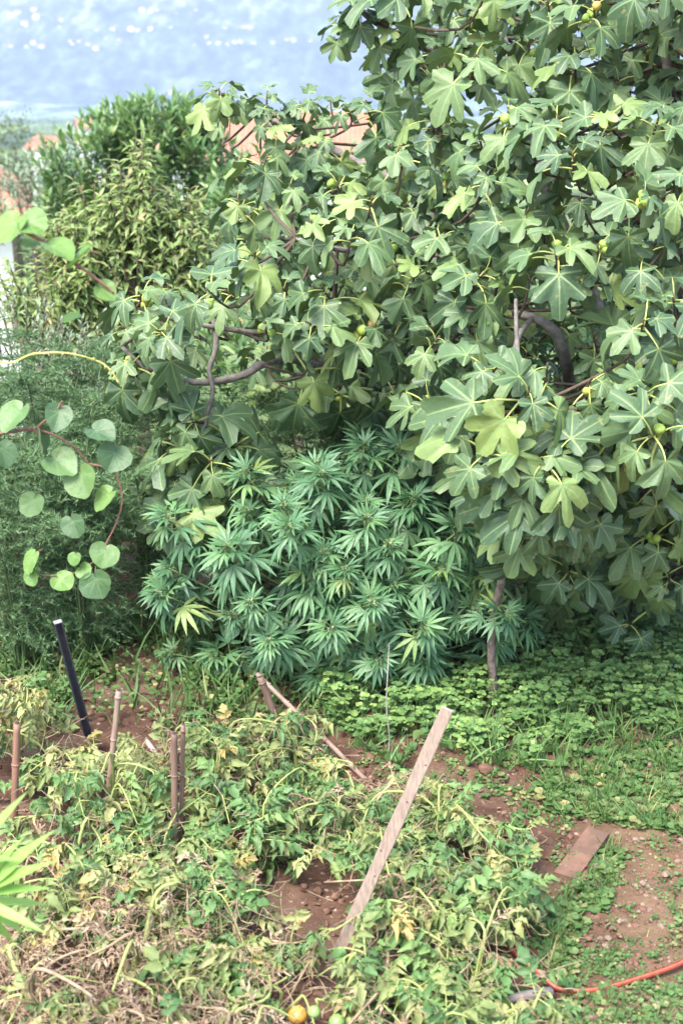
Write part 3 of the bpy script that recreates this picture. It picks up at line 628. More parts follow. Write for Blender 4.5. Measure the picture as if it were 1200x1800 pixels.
# ------------------------------------------------------------------ feathery asparagus
def asparagus(px, py, h, nst, label, spread=.45, bx=0.0):
    b = G(px, py); b[2] = float(terrain(b[0], b[1])); t = thing('asparagus_fern', b, label, 'plant', 'feathery plants behind the beds')
    gf = Geo()
    for s in range(nst):
        az = U(0, 6.28); hh = h * U(.65, 1.05); o = np.array([math.cos(az), math.sin(az), 0]) * spread * U(.3, 1.1) + (bx, 0, 0)
        pts = smooth_path([b + (o * .05) + (0, 0, -.03), b + o * .25 + (0, 0, hh * .5), b + o * .7 + (0, 0, hh * .9), b + o * 1.25 + (0, 0, hh * .93)], 6)
        g = Geo(); tube(g, pts, .006, .002, 5); part('stem', g.mesh('stem', MAT['fern_stem']), t)
        for _ in range(40):
            i = int(U(3, len(pts) - 1)); a = U(0, 6.28); L = U(.14, .32) * (1.15 - i / len(pts) * .5); d = nrm(np.array([math.cos(a), math.sin(a), U(-.1, .6)]))
            n = 56; f = np.arange(n) / n; c = pts[i] + np.outer(f, d * L) + np.outer(-.25 * L * f * f, [0, 0, 1])
            dd = d * .7 + RNG.uniform(-.9, .9, (n, 3)); dd /= np.linalg.norm(dd, axis=1)[:, None]; dd *= (RNG.uniform(.018, .042, n) * (1.2 - f * .5))[:, None]
            w = np.cross(dd, RNG.uniform(-1, 1, (n, 3))); w *= .0027 / (np.linalg.norm(w, axis=1)[:, None] + 1e-9)
            V = np.stack([c - w, c + w, c + dd], 1).reshape(-1, 3); gf.add(V, np.arange(3 * n).reshape(-1, 3)); gf.K[-1] = np.repeat(RNG.uniform(0, 1, n), 3)
    part('foliage', gf.mesh('foliage', MAT['fern']), t, kind='stuff'); return t
asparagus(40, 1185, 1.15, 12, 'feathery dark green fern plant behind the leftmost bamboo stake')
asparagus(150, 1165, 1.25, 12, 'feathery dark green fern plant behind the black post')
asparagus(270, 1110, 1.1, 11, 'feathery dark fern plant below the drooping fig twig')
asparagus(-90, 1130, 1.5, 12, 'feathery fern plant under the kiwi vine')
asparagus(100, 1060, 1.35, 12, 'tall feathery fern plant beneath the fruit tree')
asparagus(400, 1040, 1.15, 13, 'feathery fern plant in shade behind the cannabis')
asparagus(560, 1000, 1.2, 14, 'shaded feathery fern plant under the fig canopy')
asparagus(740, 1010, 1.15, 12, 'feathery fern plant in deep shade behind the fig prop pole')
asparagus(200, 1010, 1.25, 13, 'feathery fern plant in shade behind the drooping fig twig')
asparagus(0, 1010, 1.4, 13, 'feathery fern plant below the yellow leafless shoot')

# ------------------------------------------------------------------ laurel, fruit tree and shrubs behind
PR_L = [.3, .95, 1.0, .6]
LAUREL = [leaflet(1, .34, PR_L, .3, U(.05, .45)).tpl() for _ in range(4)]
FRUIT = [leaflet(1, .29, [.25, .9, 1.0, .6], .5, U(.1, .5)).tpl() for _ in range(4)]
def leafy(name, base, blobs, nshoots, nleaf, ltpl, lmat, lsize, up, label, cat, group=None, droop=0.0, shl=.35, nparts=300, spread=55):
    base = np.array(base); t = thing(name, base, label, cat, group); allc = [c for c, r in blobs]; cc = np.mean(allc, axis=0)
    g = Geo(); tube(g, smooth_path([base + (0, 0, -.2), base * .6 + cc * .4, cc], 4), .06, .03, 7, jitter=.1); part('trunk', g.mesh('trunk', MAT['bark']), t)
    for c, r in blobs:
        g = Geo(); tube(g, smooth_path([base * .55 + cc * .45, (cc + c) / 2 + rv(.1), c + np.array([0, 0, r[2] * .4])], 4), .03, .008, 6, jitter=.1); part('branch', g.mesh('branch', MAT['bark']), t)
    lv = []; w = np.array([r[0] * r[2] for c, r in blobs]); w /= w.sum(); gt = Geo()
    for _ in range(nshoots):
        c, r = blobs[RNG.choice(len(blobs), p=w)]; d = nrm(rv()); d[2] = abs(d[2]) * 1.0 - .25 * (random.random() < .5); d = nrm(d); p = c + d * r * U(.55, 1.0) ** .6
        A = nrm(d * .7 + np.array([0, -.1, up]) + rv(.25)); sl = shl * U(.6, 1.3); q = p - A * sl * .7
        tube(gt, [q, p + A * sl * .3], .006, .003, 3)
        Bf = frame(A, (.2, .5, .8)); az0 = U(0, 6.3)
        for k in range(nleaf):
            f = k / nleaf; az = az0 + k * 2.4; pol = R(18 + spread * f + U(-10, 10)); out = nrm(A * math.cos(pol) + (Bf[:, 0] * math.cos(az) + Bf[:, 2] * math.sin(az)) * math.sin(pol) + np.array([0, 0, -droop]))
            at = p + A * sl * .3 - A * sl * f; lv.append((frame(out, nrm(A * .6 + np.array([0, -.2, .8]) + rv(.3))), at, lsize * U(.7, 1.2)))
    part('twig_mass', gt.mesh('twig_mass', MAT['bark']), t, kind='stuff')
    lv.sort(key=lambda l: l[1][1] - .4 * l[1][2] + U(0, .25)); ms = shared(ltpl, 'blade', lmat)
    for B, at, s in lv[:nparts]: part('leaf', random.choice(ms), t, m4(B, at, s))
    g = Geo()
    for B, at, s in lv[nparts:]: g.put(random.choice(ltpl), B, at, s)
    part('leaf_mass', g.mesh('leaf_mass', lmat), t, kind='stuff'); return t
def tb(px, D):                    # a foot on the terrain under a picture column
    x = P(px, 300, D)[0]; return np.array([x, D, float(terrain(x, D))])
leafy('laurel_tree', tb(270, 14), [(P(265, 260, 14), np.array([.62, .6, .42])), (P(330, 300, 13.9), np.array([.5, .5, .45])), (P(180, 290, 14), np.array([.6, .5, .42])), (P(130, 370, 14), np.array([.32, .4, .4])), (P(285, 225, 14), np.array([.3, .4, .28])), (P(215, 235, 14), np.array([.2, .3, .25])), (P(345, 240, 14), np.array([.22, .3, .25])), (P(300, 400, 14), np.array([.75, .6, .6])), (P(170, 400, 14.2), np.array([.45, .5, .5])), (P(400, 390, 14.2), np.array([.55, .5, .55]))],
      640, 14, LAUREL, MAT['laurel'], .115, .9, 'dense glossy laurel tree rising behind the reddish fruit tree', 'tree', shl=.4)
leafy('fruit_tree', tb(240, 9.6), [(P(240, 400, 9.6), np.array([.2, .3, .42])), (P(238, 310, 9.6), np.array([.09, .15, .2])), (P(165, 380, 9.6), np.array([.1, .15, .25])), (P(330, 385, 9.6), np.array([.1, .15, .2])), (P(95, 420, 9.6), np.array([.1, .15, .2])), (P(290, 400, 9.6), np.array([.07, .12, .16])), (P(150, 460, 9.6), np.array([.28, .35, .36])), (P(320, 440, 9.6), np.array([.3, .35, .32])), (P(240, 520, 9.6), np.array([.6, .4, .35])), (P(90, 540, 9.5), np.array([.35, .35, .35])), (P(340, 560, 9.7), np.array([.35, .35, .35])), (P(170, 620, 9.6), np.array([.5, .4, .35]))],
      560, 15, FRUIT, MAT['fruit_tree'], .085, 1.3, 'young fruit tree with drooping leaves and reddish shoot tips', 'tree', droop=.75, shl=.4, spread=70)
leafy('leafy_shrub', tb(700, 8.6), [(P(480, 690, 8.6), np.array([.6, .45, .6])), (P(640, 700, 8.6), np.array([.7, .45, .65])), (P(840, 690, 8.6), np.array([.8, .45, .8])), (P(1060, 690, 8.6), np.array([.9, .45, .9]))],
      190, 14, LAUREL, MAT['laurel'], .13, .6, 'dark shrub glimpsed through the fig tree', 'shrub', shl=.4, nparts=0)
leafy('leafy_shrub', tb(520, 12), [(P(470, 380, 12), np.array([.5, .45, .5])), (P(580, 390, 12), np.array([.6, .45, .55])), (P(500, 500, 12), np.array([.9, .45, .6]))],
      260, 14, LAUREL, MAT['laurel'], .12, .7, 'leafy shrub filling the gap between laurel and fig', 'shrub', shl=.4, nparts=0)
leafy('pale_shrub', tb(60, 20), [(P(80, 330, 20), np.array([.6, .6, .5])), (P(50, 400, 20), np.array([.7, .6, .6])), (P(110, 420, 19.5), np.array([.6, .6, .5]))],
      130, 14, FRUIT, MAT['tree_c'], .12, .8, 'pale silvery shrub beside the laurel tree', 'shrub', shl=.45, nparts=0)
leafy('weedy_shrub', tb(60, 8.6), [(P(30, 600, 8.4), np.array([.35, .3, .3])), (P(120, 640, 8.4), np.array([.35, .3, .25])), (P(60, 680, 8.2), np.array([.5, .3, .25]))],
      110, 14, FRUIT, MAT['tree_c'], .05, 1.0, 'pale grey-green weedy shrub behind the feathery ferns', 'shrub', shl=.3, nparts=0)

def blob_tree(px, D, py_top, wpx, mat, label, n=1500, group='trees down the slope', name='tree', ls=None):
    x = P(px, 300, D)[0]; z0 = float(terrain(x, D)); zt = P(px, py_top, D)[2]; h = max(zt - z0, 1.5); w = wpx * D / FPX / 2
    b = np.array([x, D, z0]); t = thing(name, b, label, 'tree', group)
    g = Geo(); tube(g, smooth_path([b + (0, 0, -.3), b + (.1, 0, h * .3), b + (0, 0, h * .7)], 3), h * .035, h * .012, 7); part('trunk', g.mesh('trunk', MAT['bark']), t)
    g = Geo(); ls = ls or max(.10, w * .09); lobes = []
    for k in range(9):
        a = U(0, 6.28); lobes.append((b + np.array([math.cos(a) * w * U(0, .6), math.sin(a) * w * U(0, .6), h * U(.45, .86)]), np.array([w * U(.35, .6), w * U(.35, .6), h * U(.12, .24)])))
    lobes.append((b + np.array([0, 0, h * .84]), np.array([w * .4, w * .4, h * .16])))
    for k in range(n):
        c, r = random.choice(lobes); d = nrm(rv()); p = c + d * r * U(.7, 1.05); B = frame(nrm(d + rv(.8)), nrm(d + np.array([0, 0, .5]) + rv(.5)))
        g.put(FRUIT[k % 4], B, p, ls * U(.6, 1.4))
    part('crown', g.mesh('crown', mat), t); return t
blob_tree(18, 42, 203, 150, MAT['tree_a'], 'olive-green rounded tree near the small white house', 2200)
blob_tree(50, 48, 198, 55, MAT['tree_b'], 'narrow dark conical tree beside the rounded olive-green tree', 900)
blob_tree(15, 33, 262, 110, MAT['tree_b'], 'dark green tree below the rounded olive-green tree', 1500)
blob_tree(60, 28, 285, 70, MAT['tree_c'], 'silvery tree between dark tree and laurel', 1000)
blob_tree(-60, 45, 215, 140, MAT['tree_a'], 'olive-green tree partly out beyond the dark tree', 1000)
for i, (px, D, py, w) in enumerate([(110, 120, 203, 70), (150, 150, 207, 60), (85, 160, 205, 60), (190, 130, 205, 60), (330, 140, 205, 70), (440, 150, 207, 80), (520, 130, 206, 70), (600, 150, 207, 80), (680, 150, 205, 80), (30, 180, 203, 70), (250, 200, 204, 60), (760, 150, 205, 80)]):
    blob_tree(px, D, py, w, MAT['tree_a'] if i % 3 else MAT['tree_b'], 'distant tree in the hazy row along the valley edge', 500, 'distant trees along the valley edge')

# ------------------------------------------------------------------ houses
def house(loc, w, d, h, rot, label, rise=2.2, hip=False, group=None, wins=3):
    c, s = math.cos(rot), math.sin(rot); B = np.array([[c, -s, 0], [s, c, 0], [0, 0, 1.0]]); loc = np.asarray(loc, float)
    t = thing('house', loc, label, 'house', group); g = Geo(); boxgeo(g, (-w / 2, -d / 2, -1.5), (w / 2, d / 2, h), 0, B, loc)
    if not hip:
        for sx in (-1, 1):
            V = np.array([(sx * w / 2, -d / 2, h), (sx * w / 2, d / 2, h), (sx * w / 2, 0, h + rise * .97)]) @ B.T + loc; g.add(V, [(0, 1, 2)])
    part('wall', flat(g.mesh('wall', MAT['white_wall'])), t)
    g = Geo(); e = min(.45, w * .06); in_ = d / 2 if hip else -e
    top = [(-w / 2 - e, -d / 2 - e, h - .12), (w / 2 + e, -d / 2 - e, h - .12), (w / 2 + e, d / 2 + e, h - .12), (-w / 2 - e, d / 2 + e, h - .12), (-w / 2 + in_, 0, h + rise), (w / 2 - in_, 0, h + rise)]
    V = np.array(top + [(a, b_, z - .14) for a, b_, z in top], float) @ B.T + loc
    T = [(0, 1, 5), (0, 5, 4), (2, 3, 4), (2, 4, 5), (1, 2, 5), (3, 0, 4)] if hip else [(0, 1, 5), (0, 5, 4), (2, 3, 4), (2, 4, 5)]
    T2 = [(a + 6, c_ + 6, b_ + 6) for a, b_, c_ in T]; sides = []
    loop = [0, 1, 2, 3] if hip else [0, 1, 5, 2, 3, 4]
    for i in range(len(loop)):
        a, b_ = loop[i], loop[(i + 1) % len(loop)]; sides += [(a, a + 6, b_ + 6), (a, b_ + 6, b_)]
    Vs = []; Ts = []
    for a in T + T2 + sides: Ts.append((len(Vs), len(Vs) + 1, len(Vs) + 2)); Vs += [V[i] for i in a]
    g.add(Vs, Ts); part('roof', flat(g.mesh('roof', MAT['roof'])), t)
    for k in range(wins):
        for fl in range(max(1, int(h // 2.7))):
            for face in (0, 1):
                u = (-.5 + (k + .5) / wins) * (w if face == 0 else d); z = .9 + fl * 2.7; g = Geo(); sz = .5
                lo, hi = ((u - sz, -d / 2 - .05, z), (u + sz, -d / 2 + .02, z + 1.3)) if face == 0 else ((w / 2 - .02, u - sz, z), (w / 2 + .05, u + sz, z + 1.3))
                boxgeo(g, lo, hi, 0, B, loc); part('window', flat(g.mesh('window', MAT['glass'])), t)
    return t
hz = float(terrain(P(500, 230, 60)[0], 60)); house((P(485, 230, 60)[0], 62, hz), 9.0, 8, P(500, 275, 60)[2] - hz, .08, 'house with wide terracotta roof seen through the fig branches', 1.7)
c0 = P(20, 400, 25); hz = float(terrain(c0[0], 27)); rot = .235; Bh = np.array([[math.cos(rot), -math.sin(rot)], [math.sin(rot), math.cos(rot)]]); cc = c0[:2] + Bh @ np.array([-5.0, 3.0])
house((cc[0], cc[1], hz), 10.0, 6, P(0, 377, 25)[2] - hz + .15, rot, 'white house with hipped terracotta roof behind the kiwi leaves', 2.3, True)
hx = P(84, 250, 300)[0]; hz = float(terrain(hx, 300)); house((hx, 303, hz), 7, 9, P(80, 262, 300)[2] - hz, -.5, 'small white house with terracotta roof beside the olive-green trees', 2.6)
hx = P(155, 215, 350)[0]; hz = float(terrain(hx, 350)); house((hx, 354, hz), 7, 8, P(155, 224, 350)[2] - hz, .3, 'small white house with red roof peeping over the laurel', 2.0)
# the village: one mesh pair, copied
def ground_hit(px, py):
    d = ray(px, py)
    for D in np.arange(700, 6800, 12.0):
        p = CP + d * (D / d[1])
        if p[2] <= float(terrain(p[0], p[1])): return p
    return None
gw = Geo(); boxgeo(gw, (-.5, -.4, -.3), (.5, .4, .5)); gr = Geo(); V = np.array([(-.55, -.46, .48), (.55, -.46, .48), (.55, .46, .48), (-.55, .46, .48), (-.55, 0, .75), (.55, 0, .75)])
Vs = []; Ts = []
for a in [(0, 1, 5), (0, 5, 4), (2, 3, 4), (2, 4, 5), (1, 2, 5), (3, 0, 4), (0, 2, 1), (0, 3, 2)]: Ts.append((len(Vs), len(Vs) + 1, len(Vs) + 2)); Vs += [V[i] for i in a]
gr.add(Vs, Ts); vw_, vr_ = flat(gw.mesh('village_wall', MAT['white_wall'])), flat(gr.mesh('village_roof', MAT['roof']))
VIL = [(20, 85, 12), (75, 86, 16), (60, 78, 14), (48, 84, 10), (140, 76, 12), (128, 80, 10), (123, 74, 8), (155, 80, 10), (170, 88, 14), (186, 70, 9), (170, 55, 9), (200, 55, 14), (232, 53, 15), (243, 56, 12), (266, 52, 12), (250, 20, 14), (266, 22, 12), (277, 21, 10), (65, 32, 16), (45, 45, 16), (342, 81, 8), (368, 78, 10), (385, 77, 10), (400, 79, 8), (412, 77, 12), (424, 76, 12), (446, 78, 9), (480, 77, 9), (505, 73, 12), (516, 72, 10), (545, 75, 9), (395, 52, 10), (430, 51, 14), (441, 50, 12), (364, 66, 8), (108, 37, 10), (210, 72, 9), (60, 20, 14), (8, 84, 10), (300, 50, 8), (345, 20, 8), (302, 165, 14), (105, 50, 9), (20, 30, 16), (32, 25, 14)]
for px, py, w in VIL:
    p = ground_hit(px, py)
    if p is None: continue
    near = py > 120; s = w * p[1] / FPX * .68; t = thing('house', p, 'white house standing alone on the valley floor' if near else 'tiny pale house of the village on the far hillside', 'house', None if near else 'houses of the far hillside village')
    M = Matrix.Translation(Vector(p)) @ Matrix.Rotation(U(-.6, .6), 4, 'Z') @ Matrix.Scale(s, 4); part('wall', vw_, t, M); part('roof', vr_, t, M)

# ------------------------------------------------------------------ tomato plants
BED = [(-150, 1165), (50, 1180), (110, 1262), (190, 1300), (330, 1240), (400, 1265), (560, 1245), (640, 1320), (760, 1375), (870, 1375), (945, 1430), (955, 1500), (945, 1600), (985, 1680), (1010, 1760), (1000, 2100), (-150, 2100)]
BARE = [[(885, 1722), (985, 1712), (985, 1765), (885, 1785)], [(875, 1645), (935, 1675), (940, 1715), (900, 1700)], [(572, 1600), (640, 1600), (625, 1680), (570, 1690)], [(440, 1170), (480, 1180), (650, 1355), (630, 1375), (470, 1215)], [(492, 1752), (605, 1750), (615, 1830), (490, 1830)], [(205, 1240), (235, 1240), (288, 1322), (262, 1335)], [(180, 1205), (218, 1205), (200, 1400), (180, 1400)], [(292, 1270), (336, 1265), (330, 1465), (292, 1465)], [(14, 1268), (42, 1268), (38, 1440), (12, 1440)], [(440, 1545), (520, 1540), (590, 1525), (635, 1560), (610, 1625), (540, 1620), (450, 1600)], [(480, 1710), (560, 1690), (590, 1740), (520, 1775), (480, 1750)], [(640, 1325), (690, 1325), (660, 1365)], [(800, 1350), (860, 1340), (890, 1380), (810, 1390)],
        [(140, 1225), (185, 1215), (260, 1240), (190, 1280)], [(20, 1480), (80, 1500), (70, 1580), (30, 1560)]]
tm = {k: shared(TOM, 'tomato_leaf_' + k, [MAT['tom_' + k], MAT['tom_stem']]) for k in ('green', 'pale', 'yellow')}
tm['dry'] = shared(TOMD, 'tomato_leaf_dry', [MAT['tom_dry'], MAT['dry_stem']])
def tomato(px, py, rad, h, mix, label, nst=10, nl=11):
    mix = (mix[0] * 1.2 + .05, mix[1], mix[2] * .7, mix[3] + .13)
    h *= 1.1 if py < 1420 else .95
    b = G(px, py, .12); b[2] = float(terrain(b[0], b[1])); t = thing('tomato_plant', b, label, 'plant', 'sprawling tomato plants')
    keys = ['green', 'pale', 'yellow', 'dry']
    for s in range(nst):
        az = 6.283 * (s + U(-.3, .3)) / nst; r = rad * U(.5, 1.15); o = np.array([math.cos(az) * r, math.sin(az) * r * 1.1, 0]); hh = h * U(.45, 1.15)
        pts = smooth_path([b + (0, 0, -.03), b + o * .3 + np.array([U(-.07, .07), U(-.07, .07), hh * U(.4, .9)]), b + o * .7 + np.array([U(-.08, .08), U(-.08, .08), hh * U(.6, 1.05)]), b + o * 1.05 + np.array([0, 0, hh * U(.35, .75)])], 5)
        a, b2 = proj(pts[-1])
        if not inside(BED, *proj(pts[9])): continue
        if not inside(BED, a, b2): pts = pts[:9]
        main = random.choices(keys, mix)[0]; dryst = main == 'dry'; g = Geo(); tube(g, pts, U(.0042, .0075) * (1.5 if mix[3] > .5 else 1), .0022, 5, jitter=.12); part('stem', g.mesh('stem', MAT['dry_stem'] if dryst and random.random() < (.35 if mix[3] > .5 else .8) else MAT['tom_stem']), t)
        for k in range(nl):
            i = int(2 + (len(pts) - 3) * (k + U(0, .9)) / nl); at = pts[min(i, len(pts) - 1)]; d = nrm(pts[min(i + 1, len(pts) - 1)] - pts[max(i - 1, 0)]); sd_ = nrm(np.cross(d, [0, 0, 1])) * (1 if k % 2 else -1)
            out = nrm(d * U(.1, .8) + sd_ * U(.3, 1) + np.array([0, -.15, U(-.35, .5)])); key = main if random.random() < .6 else random.choices(keys, mix)[0]; sz = U(.08, .148) * (.9 if key == 'dry' else 1)
            a, b2 = proj(at + out * sz * .5)
            if not inside(BED, a, b2) or any(inside(q, a, b2) for q in BARE): continue
            if at[2] + out[2] * sz < .03: out = nrm(out * (1, 1, 0) + np.array([0, 0, .15]))
            part('leaf', random.choice(tm[key]), t, m4(frame(out, nrm(np.array([0, -.25, 1]) + rv(.45))), at, sz))
    g = Geo()
    for _ in range(int(45 + 170 * mix[3])):
        a = U(0, 6.28); r = rad * U(.1, 1.1); c = b + np.array([math.cos(a) * r, math.sin(a) * r, U(.0, h * .9)]); px_, py_ = proj(c)
        if not inside(BED, px_, py_): continue
        d = nrm(np.array([U(-1, 1), U(-1, 1), U(-.5, .8)])) * U(.03, .12); tube(g, smooth_path([c, c + d * .5 + rv(.02), c + d + rv(.03)], 2), U(.0011, .0024), .001, 3)
    part('dry_twig_tangle', g.mesh('dry_twig_tangle', MAT['dry_stem']), t, kind='stuff')
    return t
Yg, Gr, Mx, Dr = (.12, .45, .35, .08), (.72, .2, .05, .03), (.3, .42, .15, .13), (.06, .12, .06, .76)
tomato(30, 1290, .32, .46, (.15, .4, .42, .03), 'yellowing tomato plant around the leftmost bamboo stake', 9)
tomato(110, 1330, .24, .26, (.12, .4, .42, .06), 'yellowing tomato plant at the foot of the black post', 8)
tomato(200, 1400, .30, .30, Yg, 'yellowing tomato plant around the pale bamboo stake')
tomato(120, 1490, .28, .28, (.62, .25, .1, .03), 'fresh green tomato plant between bamboo stakes at the bed edge')
tomato(360, 1370, .30, .30, Yg, 'pale tomato plant beside the paired dark stakes')
tomato(300, 1500, .28, .26, (.25, .4, .25, .1), 'thin yellow-green tomato plant at the foot of the paired stakes')
tomato(520, 1330, .27, .26, (.25, .45, .28, .02), 'yellow-green tomato plant under the long leaning cane')
tomato(480, 1450, .28, .28, (.65, .25, .08, .02), 'healthy green tomato plant beside the bare red soil patch')
tomato(640, 1440, .28, .27, Mx, 'pale tomato plant behind the weathered plank')
tomato(780, 1470, .30, .28, (.5, .4, .08, .02), 'green tomato plant to the path side of the plank top')
tomato(870, 1560, .28, .26, (.45, .42, .08, .05), 'green tomato plant beside the half-buried board')
tomato(720, 1590, .28, .26, (.4, .45, .08, .07), 'green tomato plant next to the foot of the plank')
tomato(240, 1660, .32, .22, Dr, 'withered brown tomato plant with bare yellow-green stems')
tomato(60, 1720, .30, .22, Dr, 'withered brown tomato plant beside the lance-leaved plant')
tomato(390, 1640, .26, .24, (.2, .4, .22, .18), 'half-withered tomato plant between dry plant and red soil')
tomato(480, 1720, .24, .2, (.35, .5, .1, .05), 'wilted pale tomato plant near the fallen orange tomato', 8)
tomato(360, 1800, .26, .2, (.2, .3, .1, .4), 'half-dry tomato plant beside the fallen orange tomato', 8)
tomato(650, 1720, .26, .24, (.3, .4, .15, .15), 'mottled tomato plant with a dry brown cluster')
tomato(830, 1690, .28, .24, (.45, .42, .08, .05), 'green tomato plant over the orange hose end')
tomato(930, 1790, .24, .2, (.5, .4, .06, .04), 'low green tomato plant around the grey stick')
tomato(740, 1830, .26, .22, (.35, .4, .15, .1), 'tomato plant hiding a large green tomato')
tomato(440, 1300, .24, .22, Yg, 'pale low tomato plant below the hollow bamboo stub', 8)
tomato(300, 1310, .22, .2, Yg, 'low yellowing tomato plant beside the short grey stick', 8)
tomato(720, 1400, .22, .16, Mx, 'low tomato plant beside the bare strip below the clover', 8)
tomato(160, 1590, .24, .22, (.15, .3, .2, .35), 'half-withered tomato plant with long bare stems', 9)
tomato(340, 1590, .24, .22, (.2, .35, .2, .25), 'straw-coloured tomato plant below the paired dark stakes', 9)
tomato(180, 1830, .26, .2, Dr, 'dead brown tomato plant with curled leaves', 8)

g = Geo(); prof = [(0, .12), (.04, .5), (.18, .82), (.42, 1.0), (.66, .92), (.88, .55), (.97, .2), (.93, .03)]
tube(g, [(0, 0, z * 1.65 - .82) for z, _ in prof], 1, 1, 12, radii=[r for _, r in prof]); tv = g.tpl()
def fruit(px, py, z, r, mat, label):
    p = G(px, py, z); t = thing('tomato', p - (0, 0, r * .8), label, 'tomato'); g = Geo(); g.put(tv, frame(nrm((U(-.3, .3), 1, U(-.2, .2)))), p, r); fl = part('flesh', g.mesh('flesh', mat), t)
    g = Geo(); top = p + np.array([0, 0, r * .74])
    for k in range(5): leaflet(r * .8, r * .25, [.6, 1, .7], .2, .4, g=g); V = g.V[-1]; a = k * 1.257; g.V[-1] = V @ frame((math.cos(a), math.sin(a), .1)).T + top
    part('calyx', g.mesh('calyx', MAT['tom_stem']), fl)
fruit(523, 1783, .07, .030, MAT['tomato_ripe'], 'ripening orange tomato lying on red soil')
fruit(552, 1778, .085, .020, MAT['tomato_green'], 'small pale green tomato touching the orange one')
fruit(40, 1722, .12, .024, MAT['tomato_green'], 'green tomato among withered brown stems')
fruit(714, 1755, .10, .036, MAT['tomato_green'], 'large green tomato half hidden under leaves')
fruit(592, 1795, .08, .024, MAT['tomato_green'], 'green tomato on the soil near the orange one')

# ------------------------------------------------------------------ lance-leaved plant at the left edge
lb = np.array([-.86, 2.95, 0.0]); lb[2] = float(terrain(lb[0], lb[1])); lp = thing('lance_leaved_plant', lb, 'bright pale green plant with long narrow pointed leaves', 'plant')
top = P(-45, 1590, 2.9); g = Geo(); tube(g, smooth_path([lb + (0, 0, -.05), (lb + top) / 2 + (.02, 0, 0), top + (0, 0, .12)], 5), .009, .005, 6); part('stem', g.mesh('stem', MAT['tom_stem']), lp)
lm = [leaflet(1, .13, PR_H, .35, d).mesh('lance_leaf', MAT['lance']) for d in (.1, .2, .32)]
for px, py in ((60, 1465), (78, 1510), (70, 1550), (84, 1580), (62, 1618), (40, 1660), (30, 1470), (50, 1640), (-120, 1500), (-140, 1620), (-60, 1700), (-20, 1440)):
    q = P(px, py, 2.9 + U(-.12, .12)); o = top + np.array([0, 0, U(-.02, .03)]); part('leaf', random.choice(lm), lp, m4(frame(q - o, nrm((U(-.3, .3), -.5, .8))), o, np.linalg.norm(q - o) * 1.03))
for px, py in ((38, 1388), (30, 1500), (-100, 1380)):
    o = top + np.array([0, 0, .12]); q = P(px, py, 2.9 + U(-.1, .1)); part('leaf', random.choice(lm), lp, m4(frame(q - o, (0, -.4, .9)), o, np.linalg.norm(q - o)))

# ------------------------------------------------------------------ stakes, posts, planks
def stake_pts(foot, topx, topy, D=None):
    f = G(*foot); f[2] = float(terrain(f[0], f[1])); return f, P(topx, topy, D or f[1])
def cane(name, f, tp, r, mat, label, group=None, hollow=True, nodes=.17):
    t = thing(name, f, label, 'stake', group); d = nrm(tp - f); L = np.linalg.norm(tp - f); n = max(6, int(L / .03)); pts = []; rad = []; sd_ = frame(d)[:, 0]
    for i in range(n + 1):
        s = L * i / n; pts.append(f - d * .10 * (i == 0) + d * s + sd_ * .003 * math.sin(s * 9)); k = (s / nodes) % 1; rad.append(r * (1.0 + .13 * math.exp(-(min(k, 1 - k) / .05) ** 2)) * (1 - .08 * i / n))
    g = Geo(); tube(g, pts, r, r, 9, radii=rad); cn = part('cane', g.mesh('cane', mat), t)
    if hollow: g = Geo(); tube(g, [tp - d * .002, tp + d * .0015], r * .62, r * .62, 9); part('hollow_shade', g.mesh('hollow_shade', MAT['hollow_knot_dark']), cn)  # cane is closed here: a dark disc paints the shade of its hollow
    g = Geo()
    for k in range(1, int(L / nodes) + 1):
        c = f + d * nodes * k; tube(g, [c - d * .004, c, c + d * .004], 1, 1, 9, radii=[r * 1.1, r * 1.2, r * 1.1])
    if g.n: part('node_ring', g.mesh('node_ring', mat), cn)
f, tp = stake_pts((24, 1490), 30, 1272); cane('bamboo_stake', f, tp, .0135, MAT['bamboo_red'], 'reddish bamboo stake with cut top among yellowing leaves')
f, tp = stake_pts((186, 1440), 209, 1214); cane('bamboo_stake', f, tp, .0115, MAT['bamboo'], 'pale pinkish bamboo stake beside the black post')
f, tp = stake_pts((308, 1510), 306, 1290); cane('bamboo_stake', f, tp, .0125, MAT['bamboo_dark'], 'thicker dark bamboo stake of the close pair')
f, tp = stake_pts((317, 1500), 322, 1273); cane('bamboo_stake', f, tp, .0085, MAT['bamboo_dark'], 'thinner dark bamboo stake of the close pair')
f, tp = stake_pts((510, 1325), 457, 1190); cane('bamboo_stake', f, tp, .0150, MAT['bamboo_dark'], 'short thick hollow bamboo stub leaning below the cannabis')
f, tp = stake_pts((640, 1370), 452, 1184, 5.25); cane('long_cane', f, tp, .0105, MAT['bamboo'], 'long thin knobbly cane leaning across the hollow bamboo stub', hollow=False, nodes=.11)
f, tp = stake_pts((290, 1348), 219, 1251, 5.55); g = Geo(); tube(g, smooth_path([f, (f + tp) / 2 + (0, 0, .005), tp], 4), .013, .011, 7, jitter=.12); single('grey_stick', g.mesh('grey_stick', MAT['greystick']), 'short grey stick leaning behind the pale bamboo stake', 'stick')
# black post: a channel profile
f, tp = stake_pts((157, 1300), 102, 1094); d = nrm(tp - f); L = np.linalg.norm(tp - f); B = frame(d, (.35, -1, .2)); post = thing('black_post', f, 'black metal garden post with pale top edge leaning left', 'post')
g = Geo(); a = .0165
for lo, hi in (((-a, -.1, -a), (a, L, -a + .005)), ((-a, -.1, -a + .005), (-a + .005, L, a)), ((a - .005, -.1, -a + .005), (a, L, a))): boxgeo(g, lo, hi, 0, B, f)
part('channel', flat(g.mesh('channel', MAT['black'])), post)
g = Geo(); boxgeo(g, (-a, L + .0005, -a), (a, L + .005, a), 0, B, f); part('cap', flat(g.mesh('cap', MAT['pale_edge'])), post)
